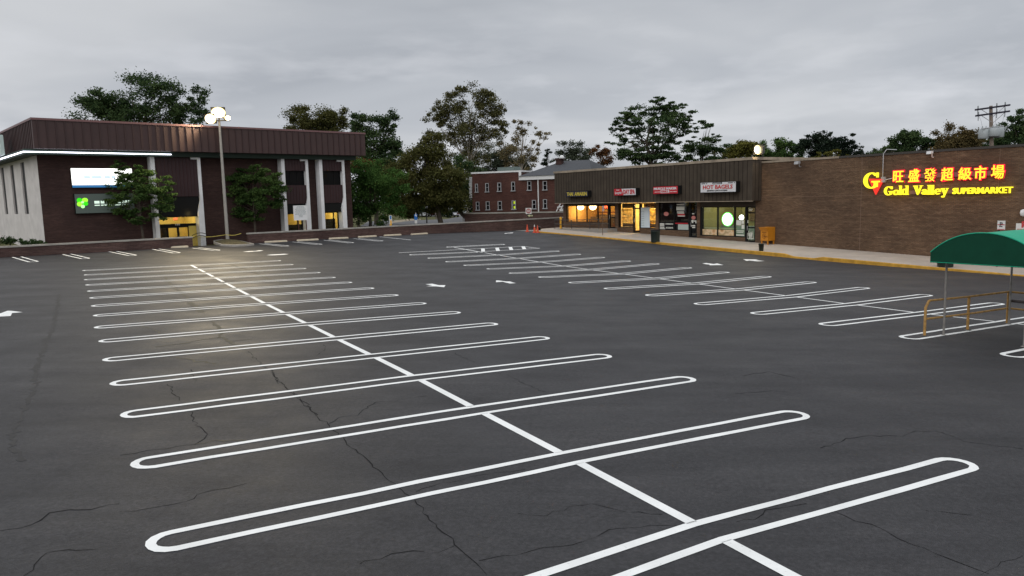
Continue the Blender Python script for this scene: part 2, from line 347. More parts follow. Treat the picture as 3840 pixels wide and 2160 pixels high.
def gz(p, dz): return np.array([p[0], p[1], G(p[0], p[1]) + dz])
def densify(pts, step=0.8):
    out = [np.array(pts[0][:2])]
    for a, b in zip(pts, pts[1:]):
        a = np.array(a[:2]); b = np.array(b[:2]); n = max(1, int(np.linalg.norm(b - a) / step))
        out += [a + (b - a) * i / n for i in range(1, n + 1)]
    return out
def strip(mb, pts, w, dz=0.006, closed=False, wob=0.0):
    p = [np.array(q[:2]) for q in pts]; n = len(p); vs = []
    for i in range(n):
        a = p[i - 1] if (i or closed) else p[i]; b = p[(i + 1) % n] if (i < n - 1 or closed) else p[i]
        d = b - a; d = d / (np.linalg.norm(d) + 1e-9); nn = np.array([-d[1], d[0]])
        ww = w / 2 * (1 + wob * (random.random() * 2 - 1)) if not callable(w) else w(i / (n - 1)) / 2
        vs += [gz(p[i] + nn * ww, dz), gz(p[i] - nn * ww, dz)]
    fs = [(2 * i, 2 * i + 1, 2 * ((i + 1) % n) + 1, 2 * ((i + 1) % n)) for i in range(n if closed else n - 1)]
    mb.add(vs, fs)
def hairpin(pts, half=0.225, lw=0.115, open_start=False, name='stall_line'):
    c = densify([q[:2] for q in pts], 0.7); n = len(c)
    nrm = []
    for i in range(n):
        d = c[min(i + 1, n - 1)] - c[max(i - 1, 0)]; d /= np.linalg.norm(d) + 1e-9; nrm.append(np.array([-d[1], d[0]]))
    L_ = [c[i] + nrm[i] * half for i in range(n)]; R_ = [c[i] - nrm[i] * half for i in range(n)]
    def arc(i, sgn):
        d = np.array([nrm[i][1], -nrm[i][0]]) * sgn; out = []
        for k in range(1, 8):
            t = math.pi * k / 8; out.append(c[i] + (nrm[i] * half * math.cos(t) * sgn + d * half * math.sin(t)))
        return out
    end = arc(n - 1, 1)
    mb = MB()
    jit = lambda q: [p + rng.normal(0, .006, 2) for p in q]
    L_, R_ = jit(L_), jit(R_)
    if open_start: strip(mb, L_ + end + R_[::-1], lw, wob=.08)
    else: strip(mb, L_ + end + R_[::-1] + arc(0, -1), lw, closed=True, wob=.08)
    return mb.build(name, M['paint'], lot)
def inset(a, b, r=0.27, r2=0.50):                     # end points read at the outer tips -> centres of the round ends
    a = np.array(a[:2]); b = np.array(b[:2]); d = (b - a) / np.linalg.norm(b - a); return a + d * r, b - d * r2

LE = [k14(138,152),k14(150,191),k14(152,233),k14(165,279),k14(180,333),k14(200,393),k14(215,463),k14(232,548),k14(240,652),k14(280,773),k14(315,937),k14(380,1147),f1(3,165),f1(62,447),f1(147,905)]
RE = [k14(1908,62),k14(2017,96),k14(2132,130),k14(2258,166),k14(2393,208),k14(2540,251),k15(398,68),k15(613,128),k15(860,199),k15(1163,278),k15(1490,377),k15(1943,497),k15(2487,652),(2626,1413),f2(1372,140),f2(2297,408)]
CC = {0:k14(1085,100),7:k14(1742,443),8:k14(1905,523),9:k14(2108,620),10:k14(2350,740),11:k15(325,657),12:k15(727,858),13:k15(1265,1140),14:(2135,1717),15:f2(785,825)}
C2 = {i: g(*p)[:2] for i, p in CC.items()}
for i in range(1, 7): C2[i] = C2[0] + (C2[7] - C2[0]) * i / 7
cl = []
for i in range(16):
    r_ = g(*RE[i]); c_ = C2[i]
    if i < 15: l_ = g(*LE[i])
    else:
        q_ = g(*kD(1456, 1449))[:2] - c_; l_ = np.array([*(c_ + q_ / np.linalg.norm(q_) * np.linalg.norm(r_[:2] - c_)), 0])
    a, b = inset(l_, r_)
    if i == 15: hairpin([a, c_, b]); cl.append(c_); continue
    if i in CC and i > 6:
        dl = (b - a) / np.linalg.norm(b - a); off = (c_ - a) - ((c_ - a) @ dl) * dl
        c_ = c_ if np.linalg.norm(off) < 0.12 else a + ((c_ - a) @ dl) * dl
        hairpin([a, c_, b])
    else: hairpin([a, b])
    cl.append(c_)
d_ = (cl[15] - cl[14]); cl.append(cl[15] + d_)
for i in range(16):
    a, b = cl[i], cl[i + 1]; d = (b - a) / np.linalg.norm(b - a); mb = MB()
    strip(mb, densify([a + d * 0.26, b - d * 0.26]), 0.15); mb.build('centre_line', M['paint'], lot)

RL = [(1077,650),(1122,659),(1168,668),(1226,677),(1283,688),(1357,698),(1433,712),(1523,727),(1628,744),(1752,766),(1896,790),(2070,818)]
RR = [(1412,631),(1466,639),(1526,647),(1591,656),(1662,663),(1744,673),(1838,684),(1943,695),(2056,709),(2188,723),(2344,741),(2523,762)]
RC = [k9(1490,410),k9(1780,458),k16(196,137),k16(425,175),k16(680,210),k16(985,250),k16(1320,295),k16(1695,345),k16(2120,402),k17(325,468),k17(905,545),k17(1590,632)]
rc = [g(*p)[:2] for p in RC]
for i in range(12):
    a, b = inset(g(*kD(*RL[i])), g(*kD(*RR[i]))); hairpin([a, rc[i], b], 0.235, 0.12)
h13l = g(*k6(360, 1155))[:2]; h13c = g(*k17(2400, 722))[:2]; dh = (h13c - h13l) / np.linalg.norm(h13c - h13l)
hairpin([h13l + dh * 0.2, h13c, h13l + dh * 10.6], 0.25, 0.13)
h14l = g(*k6(1225, 1305))[:2]; hairpin([h14l + dh * 0.2, h14l + dh * 10.6], 0.25, 0.13)
rc0 = g(*k9(1270, 372))[:2]; rcs = [rc0] + rc + [h13c, 2 * h13c - rc[-1]]
for a, b in zip(rcs, rcs[1:]):
    d = (b - a) / np.linalg.norm(b - a); mb = MB(); strip(mb, densify([a + d * 0.27, b - d * 0.27]), 0.11); mb.build('centre_line', M['paint'], lot)
a, b = inset(g(*k9(750, 296)), g(*k9(1620, 253))); hairpin([a, b], 0.23, 0.13)
a, b = inset(g(*k9(215, 408)), g(*k9(1240, 364))); hairpin([a, b], 0.23, 0.12)
mb = MB(); strip(mb, densify([g(*k9(60, 377)), g(*k9(1840, 285)), g(*k9(2090, 313)), g(*k9(1250, 360))]), 0.13)
for p, q in (((1272, 318), (1276, 361)), ((1475, 305), (1491, 351)), ((1665, 293), (1685, 338)), ((1850, 285), (1872, 326))):
    strip(mb, densify([g(*k9(*p)), g(*k9(*q))]), 0.27, 0.007)
mb.build('hatched_zone', M['paint'], lot)
mb = MB(); strip(mb, densify([g(*k9(860, 300)), rc0]), 0.13); mb.build('centre_line', M['paint'], lot)
WS = [(k10(180,325),k10(365,378)),(k10(715,295),k10(920,343)),(k10(1205,265),k10(1430,310)),(k10(1670,240),k10(1900,282)),(k10(2095,227),k10(2335,255)),
      (k11(400,192),k11(680,222)),(k11(780,172),k11(1060,202)),(k11(1130,152),k11(1420,184)),(k11(1470,135),k11(1755,164))]
for p, q in WS:
    a, b = g(*p)[:2], g(*q)[:2]; d = (b - a) / np.linalg.norm(b - a); hairpin([a, b - d * 0.2], 0.24, 0.12, True)
mb = MB(); strip(mb, densify([g(*k11(1740, 116)), g(*k11(2090, 151)), g(*k11(2095, 151))]), 0.14); mb.build('stall_line', M['paint'], lot)
ARR = [[k9(*p) for p in ((443,832),(540,825),(635,846),(733,846),(713,876),(600,864),(455,862),(545,851))],
       [k9(*p) for p in ((1462,777),(1495,778),(1610,793),(1700,792),(1660,797),(1750,817),(1660,822),(1555,797),(1460,804))],
       [k16(*p) for p in ((1760,150),(1800,146),(1870,156),(1905,150),(1965,166),(1830,168),(1835,162),(1790,157))],
       [k16(*p) for p in ((2155,110),(2300,112),(2275,118),(2362,127),(2290,130),(2215,122),(2190,126))],
       [k11(*p) for p in ((182,287),(240,280),(330,277),(370,270),(418,272),(385,279),(300,284),(250,288))],
       [k11(*p) for p in ((452,325),(500,318),(600,314),(650,310),(707,314),(670,318),(610,323),(520,327))],
       [k10(*p) for p in ((-60,940),(0,935),(82,905),(130,907),(245,921),(130,930),(115,962),(0,968),(-60,970))],
       [k9(*p) for p in ((1578,97),(1650,90),(1712,85),(1700,95),(1640,97),(1590,103))]]
for poly in ARR:
    pts = [g(*p) for p in poly]; bm = bmesh.new()
    f = bm.faces.new([bm.verts.new(gz(p, 0.010)) for p in pts]); bmesh.ops.triangulate(bm, faces=[f])
    for f in bm.faces:
        if f.normal.z < 0: f.normal_flip()
    me = bpy.data.meshes.new('lane_arrow'); bm.to_mesh(me); bm.free(); me.materials.append(M['paint'])
    o = bpy.data.objects.new('lane_arrow', me); COL.objects.link(o); o.parent = lot
# cracks in the sealcoat, each its own meandering ribbon
def crack(px, w=0.03, m='crack', dz=0.0035):
    p = [g(*q)[:2] for q in px]; pts = densify(p, 0.12); out = []
    for i, q in enumerate(pts):
        k = 0 if i in (0, len(pts) - 1) else 1; out.append(q + k * rng.normal(0, 0.022 if m == 'crack' else 0.03, 2))
    mb = MB(); strip(mb, out, w, dz, wob=0.75); mb.build('pavement_crack', M[m], lot)
CR = [([f1(0,710),f1(150,700),f1(300,670),f1(420,640),f1(440,620),f1(530,590),f1(620,575),f1(720,550)],.022),
 ([f1(410,140),f1(415,180),f1(440,220),f1(490,270),f1(480,300),f1(430,330),f1(220,350),f1(80,380),f1(0,390)],.026),
 ([f1(940,0),f1(1000,40),f1(1060,100),f1(1120,170),f1(1190,220),f1(1260,290),f1(1370,390),f1(1440,460),f1(1500,510),f1(1580,570),f1(1670,630),f1(1700,690),f1(1760,760),f1(1830,830),f1(1900,900),f1(1960,950),f1(2020,1000),f1(2085,1070)],.03),
 ([f1(1190,210),f1(1240,180),f1(1330,160),f1(1400,120),f1(1450,90),f1(1560,78),f1(1740,52)],.022),
 ([f1(1680,600),f1(1760,565),f1(1900,540),f1(2000,510),f1(2300,470)],.014),
 ([f1(1360,1010),f1(1400,990),f1(1480,985),f1(1540,950),f1(1650,935),f1(1730,938)],.02),([f1(1750,950),f1(1830,935),f1(1900,905)],.016),
 ([f1(2040,990),f1(2250,955),f1(2330,935),f1(2560,900),f2(110,880),f2(220,815),f2(380,795),f2(540,795),f2(660,785)],.014),
 ([f1(2260,720),f1(2330,725),f1(2430,735),f2(0,690),f2(50,672),f2(120,670),f2(200,680),f2(280,705),f2(400,715),f2(520,725)],.018),
 ([f2(1420,350),f2(1540,305),f2(1700,280),f2(1880,280),f2(1960,255),f2(2100,255),f2(2240,310),f2(2400,335),f2(2570,355)],.022),
 ([f2(930,40),f2(1050,30),f2(1140,25),f2(1240,30)],.022),([f2(940,770),f2(1040,750),f2(1120,705),f2(1280,680),f2(1340,665)],.02),
 ([f2(1500,710),f2(1600,760),f2(1700,790),f2(1790,810),f2(1860,860),f2(2000,915),f2(2150,980),f2(2280,1030),f2(2380,1065)],.024),
 ([k14(1590,860),k14(1660,920),k14(1710,980),k14(1790,1030),k14(1850,1100),k14(1930,1190),k14(2010,1260),k14(2110,1350),k14(2200,1420)],.036),
 ([k14(880,1150),k14(920,1190),k14(945,1240),k14(990,1290)],.03),([k14(2250,800),k14(2280,830),k14(2220,870),k14(2190,905)],.03),
 ([k15(1070,640),k15(1160,690),k15(1240,720)],.026),([k15(1520,830),k15(1620,880),k15(1720,930),k15(1860,980)],.022),
 ([kD(60,1449),kD(85,1420),kD(120,1390),kD(240,1382)],.02),([kD(0,1335),kD(50,1330),kD(100,1308),kD(140,1288),kD(300,1268)],.03),
 ([kD(480,930),kD(490,960)],.03),([kD(680,935),kD(700,965)],.03),([kD(1870,945),kD(1930,935),kD(2000,950)],.03),([f2(2020,705),f2(2150,720),f2(2280,730)],.014),
 ([f2(2570,960),f2(2450,1000),f2(2330,1070)],.012)]
for p, w in CR: crack(p, w * 0.42)
for p, w in [([k14(1270,600),k14(1340,660),k14(1365,700),k14(1350,730),k14(1420,760),k14(1480,800)],.10),([k14(1350,735),k14(1250,750),k14(1000,790),k14(780,820)],.07),
             ([k14(950,910),k14(1100,935),k14(1300,970)],.055),([k14(1075,430),k14(1130,470),k14(1190,520)],.17),([k14(1440,95),k14(1600,150),k14(1750,215),k14(1890,275)],.12),
             ([k14(860,200),k14(910,270),k14(1000,340),k14(1070,400)],.08),([k14(1470,765),k14(1620,755)],.05),([f1(430,325),f1(540,308),f1(720,305)],.04),([k14(660,640),k14(760,670),k14(820,700)],.05)]:
    crack(p, w, 'oldcrack')
M['stain'] = mat('dark_pavement_seam', (0.024, 0.0235, 0.0245), 0.7, 0.3, var=0.25, vscale=3)
for p, w in [([kD(100,960),kD(70,1010),kD(45,1060),kD(30,1120),kD(60,1160)],.07),([kD(150,740),kD(135,820),kD(100,900),kD(85,960)],.09)]: crack(p, w, 'stain')
# ------------------------------------------------------------------ lettering
def text_mesh(body, w=None, h=None, bold=0.0, shear=0.0, flat=0.02):
    c = bpy.data.curves.new('lettering', 'FONT'); c.body = body; c.size = 1; c.offset = bold; c.extrude = flat; c.shear = shear; c.resolution_u = 2
    o = bpy.data.objects.new('lettering', c); COL.objects.link(o)
    dg = bpy.context.evaluated_depsgraph_get(); me = bpy.data.meshes.new_from_object(o.evaluated_get(dg))
    V = np.array([v.co[:] for v in me.vertices]); fs = [tuple(p.vertices) for p in me.polygons]
    bpy.data.objects.remove(o); bpy.data.curves.remove(c); bpy.data.meshes.remove(me)
    lo, hi = V[:, :2].min(0), V[:, :2].max(0); V[:, :2] = (V[:, :2] - lo) / (hi - lo)
    return V, fs
def letter(mb, fr, body, u0, u1, z0, z1, n, bold=0.0, shear=0.0, depth=0.02, rise=0.0):
    V, fs = text_mesh(body, bold=bold, shear=shear, flat=0.5); V[:, 2] = V[:, 2] / 1.0
    zz = V[:, 2]; zz = (zz - zz.min()) / (np.ptp(zz) + 1e-9)
    mb.add([fr.pt(u0 + (u1 - u0) * a, n + depth * c, z0 + (z1 - z0) * b + rise * a) for (a, b), c in zip(V[:, :2], zz)], fs)
def bars(mb, fr, u0, u1, z, h, n, frac=(0.0, 1.0), words=5):   # writing too small in the photo to be read
    a = u0 + (u1 - u0) * frac[0]; b = u0 + (u1 - u0) * frac[1]; x = a
    while x < b:
        l = (b - a) / words * (0.6 + 0.6 * random.random()); mb.box(fr, x, min(x + l * 0.82, b), n, n + 0.008, z, z + h); x += l
def lamp(name, parent, p, power, col=(1, 0.8, 0.5), rad=0.15, spot=None, aim=None):
    l = bpy.data.lights.new(name, 'SPOT' if spot else 'POINT'); l.energy = power; l.color = col; l.shadow_soft_size = rad
    o = bpy.data.objects.new(name, l); COL.objects.link(o); o.parent = parent
    q = np.array(p) - np.array(parent['_o']); o.location = tuple(q)
    if spot:
        l.spot_size = spot; l.spot_blend = 0.8; o.rotation_euler = (Vector(np.array(p) - np.array(aim))).to_track_quat('Z', 'Y').to_euler()
    return o

# ------------------------------------------------------------------ shops and supermarket share one facade line
d0 = ray(1888 * DD, 609 * DD); S0 = CAM + d0 * (57 / d0[1])
vv = ray(100 * DD, 525 * DD)
FS = Fr(S0, (-vv[0], -vv[1]))
def zs(u, n=0.0): return -0.19 - 0.0265 * u - 0.02 * n       # sidewalk surface
U = lambda p, n=0.0: FS.px(p, n)[0]
Z = lambda p, n=0.0: FS.px(p, n)[1]
UL, UR = U(k7(258, 900)), U(k8(2092, 900))                   # shop block ends
# sidewalk with rounded far end and a kerb cut
CUT = (U(k17(350, 80), 4.5), U(k17(545, 100), 4.5))
def edge(u): return 4.5
def drop(u): return sm((u - CUT[0] + 0.7) / 0.7) * (1 - sm((u - CUT[1]) / 0.7))
us = sorted(list(np.arange(-26, 30, 0.8)) + [CUT[0], CUT[1], CUT[0] - .7, CUT[1] + .7])
mb = MB(); ns = [-0.3, 1.5, 3.0, 3.9, 4.5]
endu = U(kD(1364, 584), 2.5)
def npos(u, k):                              # rounds the corner of the far end
    m = 4.5 if u > endu + 2.6 else 4.5 - 2.6 + math.sqrt(max(0, 2.6 ** 2 - (endu + 2.6 - u) ** 2))
    return -0.3 + (m + 0.3) * (ns[k] + 0.3) / 4.8
us = [endu + 0.02 + 2.6 * (1 - math.cos(a)) for a in np.linspace(0, math.pi / 2, 8)] + [u for u in us if u > endu + 2.7]
vs = []
for u in us:
    for k in range(5):
        n = npos(u, k); vs.append(FS.pt(u, n, zs(u, n) - (0.13 * drop(u) * sm((k - 2) / 2))))
fs = [(i * 5 + k, i * 5 + k + 1, (i + 1) * 5 + k + 1, (i + 1) * 5 + k) for i in range(len(us) - 1) for k in range(4)]
fs = [f[::-1] for f in fs]
sw = MB().add(vs, fs, True).build('sidewalk', M['concrete']); tag(sw, kind='structure')
mb = MB(); E_ = [(u, npos(u, 4)) for u in us]; E_ = [(endu, -8.0), (endu, -3.0)] + E_
P = [FS.pt(u, n, 0)[:2] for u, n in E_]
def sect(i):
    u, n = E_[i]; a = np.array(P[max(i - 1, 0)]); b = np.array(P[min(i + 1, len(P) - 1)]); d = (b - a) / np.linalg.norm(b - a)
    o = np.array([d[1], -d[0]]);
    zt = zs(u, max(n, 0)) + 0.004 - 0.13 * drop(u); q = np.array(P[i]); zb = min(G(*(q + o * 0.16)) - 0.03, zt - 0.16)
    return [(*(q - o * 0.0), zt), (*(q + o * 0.10), zt), (*(q + o * 0.125), zt - 0.025), (*(q + o * 0.135), zb)]
vs = []
for i in range(len(P)): vs += sect(i)
fs = [(i * 4 + k, (i + 1) * 4 + k, (i + 1) * 4 + k + 1, i * 4 + k + 1) for i in range(len(P) - 1) for k in range(3)]
curb = MB().add(vs, fs).build('curb', M['yellow']); tag(curb, kind='structure')
# concrete apron between the brick wall and the shops
ap = [g(*k12(1600, 648)), g(*k12(1870, 662)), g(*k12(2080, 668)), FS.pt(endu - 0.2, 1.0, 0), FS.pt(endu - 0.2, -10, 0), g(*kD(1404, 571)), g(*kD(1340, 576.5))]
bm = bmesh.new(); f = bm.faces.new([bm.verts.new(gz(p, 0.012)) for p in ap]); bmesh.ops.triangulate(bm, faces=[f])
for f in bm.faces:
    if f.normal.z < 0: f.normal_flip()
me = bpy.data.meshes.new('driveway'); bm.to_mesh(me); bm.free(); me.materials.append(mat('apron_concrete', (0.24, 0.235, 0.22), 0.9, 0.2, var=0.15, vscale=0.8))
o = bpy.data.objects.new('driveway', me); COL.objects.link(o); tag(o, kind='structure')

# --- the row of shops
shop = thing('shop_row', FS.pt((UL + UR) / 2, 0, zs(0) - 0.1), 'long low row of four shops under a deep brown boarded fascia', 'shops')
ft = 6.05; fb = 3.05; FN = 1.05
uFL, uFR = U(k4(192, 860), FN), U(k4(1985, 780), FN)
fb = (Z(k4(200, 1000), FN) + Z(k4(1985, 966), FN)) / 2; ft = (Z(k4(190, 732), FN) + Z(k4(1985, 594), FN)) / 2
fas = MB().box(FS, uFL, uFR, 0.05, FN, fb, ft).build('fascia', M['board'], shop); sub(fas, shop)
mb = MB(); u = uFL + 0.35
while u < uFR - 0.1:
    mb.box(FS, u - 0.022, u + 0.022, FN, FN + 0.012, fb, ft); u += 0.42
for n in (0.35, 0.75): mb.box(FS, uFR, uFR + 0.012, n - 0.022, n + 0.022, fb, ft)
mb.build('board_joint', M['batten'], fas)
MB().box(FS, uFL - 0.06, uFR + 0.06, -12, FN + 0.06, ft, ft + 0.20).build('roof_edge', M['flashing'], shop)
MB().box(FS, uFL, uFR, FN - 0.12, FN + 0.02, fb - 0.05, fb).build('drip_edge', M['flashing'], shop)
MB().box(FS, uFL + 0.1, uFR - 0.05, 0.0, FN - 0.13, fb - 0.03, fb - 0.003).build('soffit', M['board'], shop)
# body of the block behind the shop fronts
zb = -1.2
body = MB().box(FS, UL - 0.02, UL + 0.18, -12, -0.35, zb, ft).box(FS, UL + 0.18, UR, -12, -11.7, zb, ft).box(FS, UL - 0.02, UR, -11.7, -0.02, fb + 0.45, ft - 0.02)
body.build('wall', M['brickshop'], shop, FS)
def pier(a, b, za=None, top=None): MB().box(FS, a, b, -0.35, 0.0, zs((a + b) / 2) - 0.6 if za is None else za, fb + 0.44 if top is None else top).build('pier', M['brickshop'], shop, FS)
room_n = -4.5
def room(nm, a, b, floor_z, wallm, floorm, ceilm, nb=room_n, top=None):
    top = fb + 0.30 if top is None else top
    r = MB().box(FS, a, b, nb - 0.1, nb, floor_z, top).box(FS, a - 0.05, a, nb, -0.4, floor_z, top).box(FS, b, b + 0.05, nb, -0.4, floor_z, top).build('back_room', wallm, shop)
    sub(r, shop)
    MB().box(FS, a, b, nb, -0.36, floor_z - 0.1, floor_z).build('floor', floorm, r)
    MB().box(FS, a, b, nb, -0.36, top, top + 0.05).build('ceiling', ceilm, r); return r
def window(u0, u1, z0, z1, mull, gm=None, n=-0.10, name='window', par=None):
    w = MB(); e = 0.06
    w.box(FS, u0, u0 + e, n - 0.06, n + 0.06, z0, z1).box(FS, u1 - e, u1, n - 0.06, n + 0.06, z0, z1)
    w.box(FS, u0 + e, u1 - e, n - 0.06, n + 0.06, z0, z0 + e).box(FS, u0 + e, u1 - e, n - 0.06, n + 0.06, z1 - e, z1)
    for m in mull: w.box(FS, m - 0.05, m + 0.05, n - 0.055, n + 0.055, z0 + e, z1 - e)
    fr_ = sub(w.build(name, M['black'], par or shop), shop)
    MB().box(FS, u0 + e, u1 - e, n - 0.012, n - 0.004, z0 + e, z1 - e).build('pane', gm or M['glass'], fr_); return fr_
def door(u0, u1, z0, z1, gm=None, n=-0.10, rail=None):
    w = MB(); e = 0.09
    w.box(FS, u0, u0 + e, n - 0.07, n + 0.07, z0, z1).box(FS, u1 - e, u1, n - 0.07, n + 0.07, z0, z1)
    w.box(FS, u0 + e, u1 - e, n - 0.07, n + 0.07, z1 - e, z1).box(FS, u0 + e, u1 - e, n - 0.07, n + 0.07, z0, z0 + 0.14)
    for r_ in (rail or []): w.box(FS, u0 + e, u1 - e, n - 0.06, n + 0.06, r_ - 0.05, r_ + 0.05)
    d = sub(w.build('door', M['black'], shop), shop)
    MB().box(FS, u0 + e, u1 - e, n - 0.012, n - 0.004, z0 + 0.14, z1 - e).build('pane', gm or M['glass'], d)
    MB().tube([FS.pt(u0 + 0.16, n + 0.12, z0 + 0.9), FS.pt(u0 + 0.16, n + 0.12, z0 + 1.25)], 0.02, 6).build('handle', M['steel'], d); return d
def header(u0, u1, z0, m='board'): MB().box(FS, u0, u1, -0.34, -0.04, z0, fb + 0.44).build('header', M[m], shop)
def knee(u0, u1, z1): MB().box(FS, u0, u1, -0.34, -0.02, zs((u0 + u1) / 2) - 0.7, z1).build('knee_wall', M['brickshop'], shop, FS)

# Thai restaurant
tA, tB, tD0, tD1 = U(k7(300, 800)), U(k7(948, 800)), U(k7(960, 850)), U(k7(1064, 850))
tz0, tz1 = Z(k7(600, 966)), Z(k7(620, 705)); tdz = Z(k7(1010, 1058))
pier(UL, tA); pier(tD1, U(k7(1110, 800))); knee(tA, tB, tz0); header(tA, tD1, tz1)
window(tA, tB, tz0, tz1, [U(k7(x, 800)) for x in (457, 615, 785)])
MB().box(FS, tB, tD0, -0.30, -0.03, tdz - 0.3, tz1).build('pier', M['black'], shop)
door(tD0, tD1, tdz, tz1, rail=[tdz + 1.0])
mo = mat('orange_plaster', (0.62, 0.36, 0.12), 0.8, 0.2, var=0.08, vscale=1.0); mfl = mat('wood_floor', (0.20, 0.11, 0.05), 0.6, 0.3); mcl = mat('room_ceiling', (0.55, 0.45, 0.3), 0.9, 0.1)
r1 = room('t', UL + 0.2, tD1 + 0.1, tdz, mo, mfl, mcl)
MB().box(FS, tA + 0.6, tB - 1.2, room_n + 0.9, room_n + 1.0, tdz, tdz + 1.15).box(FS, tA + 0.5, tB + 0.2, room_n + 1.6, room_n + 1.7, tdz, tdz + 0.95).build('seat_row', mat('dark_booth', (0.10, 0.06, 0.035), 0.6, 0.3), r1)
MB().box(FS, tA + 0.6, tA + 4.4, room_n + 0.85, room_n + 0.9, tdz + 1.3, tdz + 1.45).build('wall_rail', mat('rail_wood', (0.18, 0.06, 0.03), 0.6, 0.3), r1)
mg = emis('warm_globe', (1.0, 0.72, 0.34), 9)
for x, y in ((527, 735), (718, 732)):
    u, z = FS.px(k7(x, y), -1.5); p = FS.pt(u, -1.5, z)
    gl_ = sub(MB().lathe(p, [(0.05, -0.28), (0.24, -0.22), (0.36, -0.04), (0.34, 0.12), (0.2, 0.24), (0.05, 0.27)], 12).build('pendant_lamp', mg, r1), shop)
    MB().tube([p + [0, 0, 0.27], FS.pt(u, -1.5, fb + 0.3)], 0.012, 5).build('cord', M['black'], gl_)
    lamp('pendant_light', shop, FS.pt(u, -1.5, z - 0.5), 75, (1, 0.62, 0.26), 0.25)
lamp('dining_light', shop, FS.pt((tA + tB) / 2, -2.6, fb - 0.3), 110, (1, 0.62, 0.26), 0.4)
u, z = FS.px(k7(905, 728)); o = thing('open_sign', FS.pt(u, -0.2, z), 'small red neon open sign behind the restaurant window', 'neon sign')
mb = MB(); mb.box(FS, u - 0.42, u + 0.42, -0.28, -0.22, z - 0.24, z + 0.24); mb.build('backing', M['black'], o)
mb = MB(); letter(mb, FS, 'OPEN', u - 0.34, u + 0.34, z - 0.14, z + 0.14, -0.22, 0.02); mb.build('lettering', emis('red_neon', (1, 0.10, 0.03), 6), o)
# spa
s0, s1, sd0, sd1, s2, s3, s4 = [U(k7(x, 850)) for x in (1110, 1338, 1342, 1443, 1447, 1692, 1735)]
sz0, sz1 = Z(k7(1250, 1050)), Z(k7(1250, 672)); sdz = Z(k7(1390, 1120)); sz2 = Z(k7(1600, 1062))
knee(s0, s1, sz0); knee(s2, s3, sz2); header(s0, s4, sz1 + 0.02); pier(s3, s4)
window(s0, s1, sz0, sz1, []); door(sd0, sd1, sdz, sz1, rail=[Z(k7(1390, 752))]); window(s2, s3, sz2, sz1, [])
for a, b in ((s1, sd0), (sd1, s2)): MB().box(FS, a, b, -0.30, -0.03, sdz - 0.3, sz1).build('pier', M['black'], shop)
mw = mat('cream_wall', (0.75, 0.60, 0.30), 0.8, 0.2, var=0.1, vscale=2)
r2 = room('s', s0, s3, sdz, mw, mfl, mcl, -3.2)
mc = bpy.data.materials.new('cream_curtain'); mc.use_nodes = True; t = mc.node_tree; t.nodes.clear()
tcn = N(t, 'ShaderNodeTexCoord'); wv = N(t, 'ShaderNodeTexNoise', i_Scale=5.0, i_Detail=4.0); t.links.new(tcn.outputs['Object'], wv.inputs[0])
cc_ = ramp(t, wv.outputs[0], [(0.3, (0.62, 0.45, 0.18)), (0.6, (0.80, 0.66, 0.36))])
df = N(t, 'ShaderNodeBsdfDiffuse'); tl = N(t, 'ShaderNodeBsdfTranslucent'); mx = N(t, 'ShaderNodeMixShader', i_0=0.65); oo = N(t, 'ShaderNodeOutputMaterial')
for a, b in ((cc_, df.inputs[0]), (cc_, tl.inputs[0]), (df.outputs[0], mx.inputs[1]), (tl.outputs[0], mx.inputs[2]), (mx.outputs[0], oo.inputs[0])): t.links.new(a, b)
mval = mat('brown_valance', (0.20, 0.10, 0.045), 0.8, 0.2, var=0.2, vscale=6)
def curtain(a, b, z0, z1, n, m, name, scal=0.0, amp=0.03):
    k = 40; vs = []; fs = []
    for i in range(k + 1):
        u = a + (b - a) * i / k; nn = n + amp * math.sin(i * 1.9); dz = scal * abs(math.sin(math.pi * i / 8))
        vs += [FS.pt(u, nn, z0 - dz), FS.pt(u, nn, z1 + dz * 0.6), FS.pt(u, nn - 0.006, z1 + dz * 0.6), FS.pt(u, nn - 0.006, z0 - dz)]
    for i in range(k):
        for q in range(4): fs.append((i * 4 + q, i * 4 + 4 + q, i * 4 + 4 + (q + 1) % 4, i * 4 + (q + 1) % 4))
    MB().add(vs, fs, True).build(name, m, r2)
zc1 = Z(k7(1250, 752)); zc0 = Z(k7(1250, 975))
for a, b in ((s0 + 0.1, s1 - 0.1), (s2 + 0.1, s3 - 0.1)):
    curtain(a, b, zc1 + 0.02, sz1 - 0.06, -0.42, mval, 'valance', 0, 0.04)
    curtain(a, b, (zc0 + zc1) / 2 + 0.02, zc1 - 0.04, -0.36, mc, 'curtain', 0.07)
    curtain(a, b, zc0 + 0.03, (zc0 + zc1) / 2 - 0.06, -0.36, mc, 'curtain', 0.07)
    curtain(a, b, sz0 + 0.06, zc0 - 0.05, -0.42, mval, 'valance', 0, 0.04)
u0, u1 = U(k7(1453, 850)), U(k7(1590, 850)); z0, z1 = Z(k7(1520, 1060)), Z(k7(1520, 738))
pp = thing('window_poster', FS.pt((u0 + u1) / 2, -0.05, z0), 'tall pale blue paper poster filling half of the spa window', 'poster')
MB().box(FS, u0, u1, -0.088, -0.07, z0, z1).build('sheet', mat('pale_paper', (0.62, 0.70, 0.74), 0.8, 0.2, var=0.05, vscale=1.5), pp)
mb = MB()
for q in range(9): bars(mb, FS, u0 + 0.05, u0 + (u1 - u0) * 0.38, z0 + 0.2 + q * (z1 - z0 - 0.4) / 9, 0.05, -0.07, words=2)
mb.build('lettering', mat('blue_grey_ink', (0.30, 0.38, 0.42), 0.8, 0.2), pp)
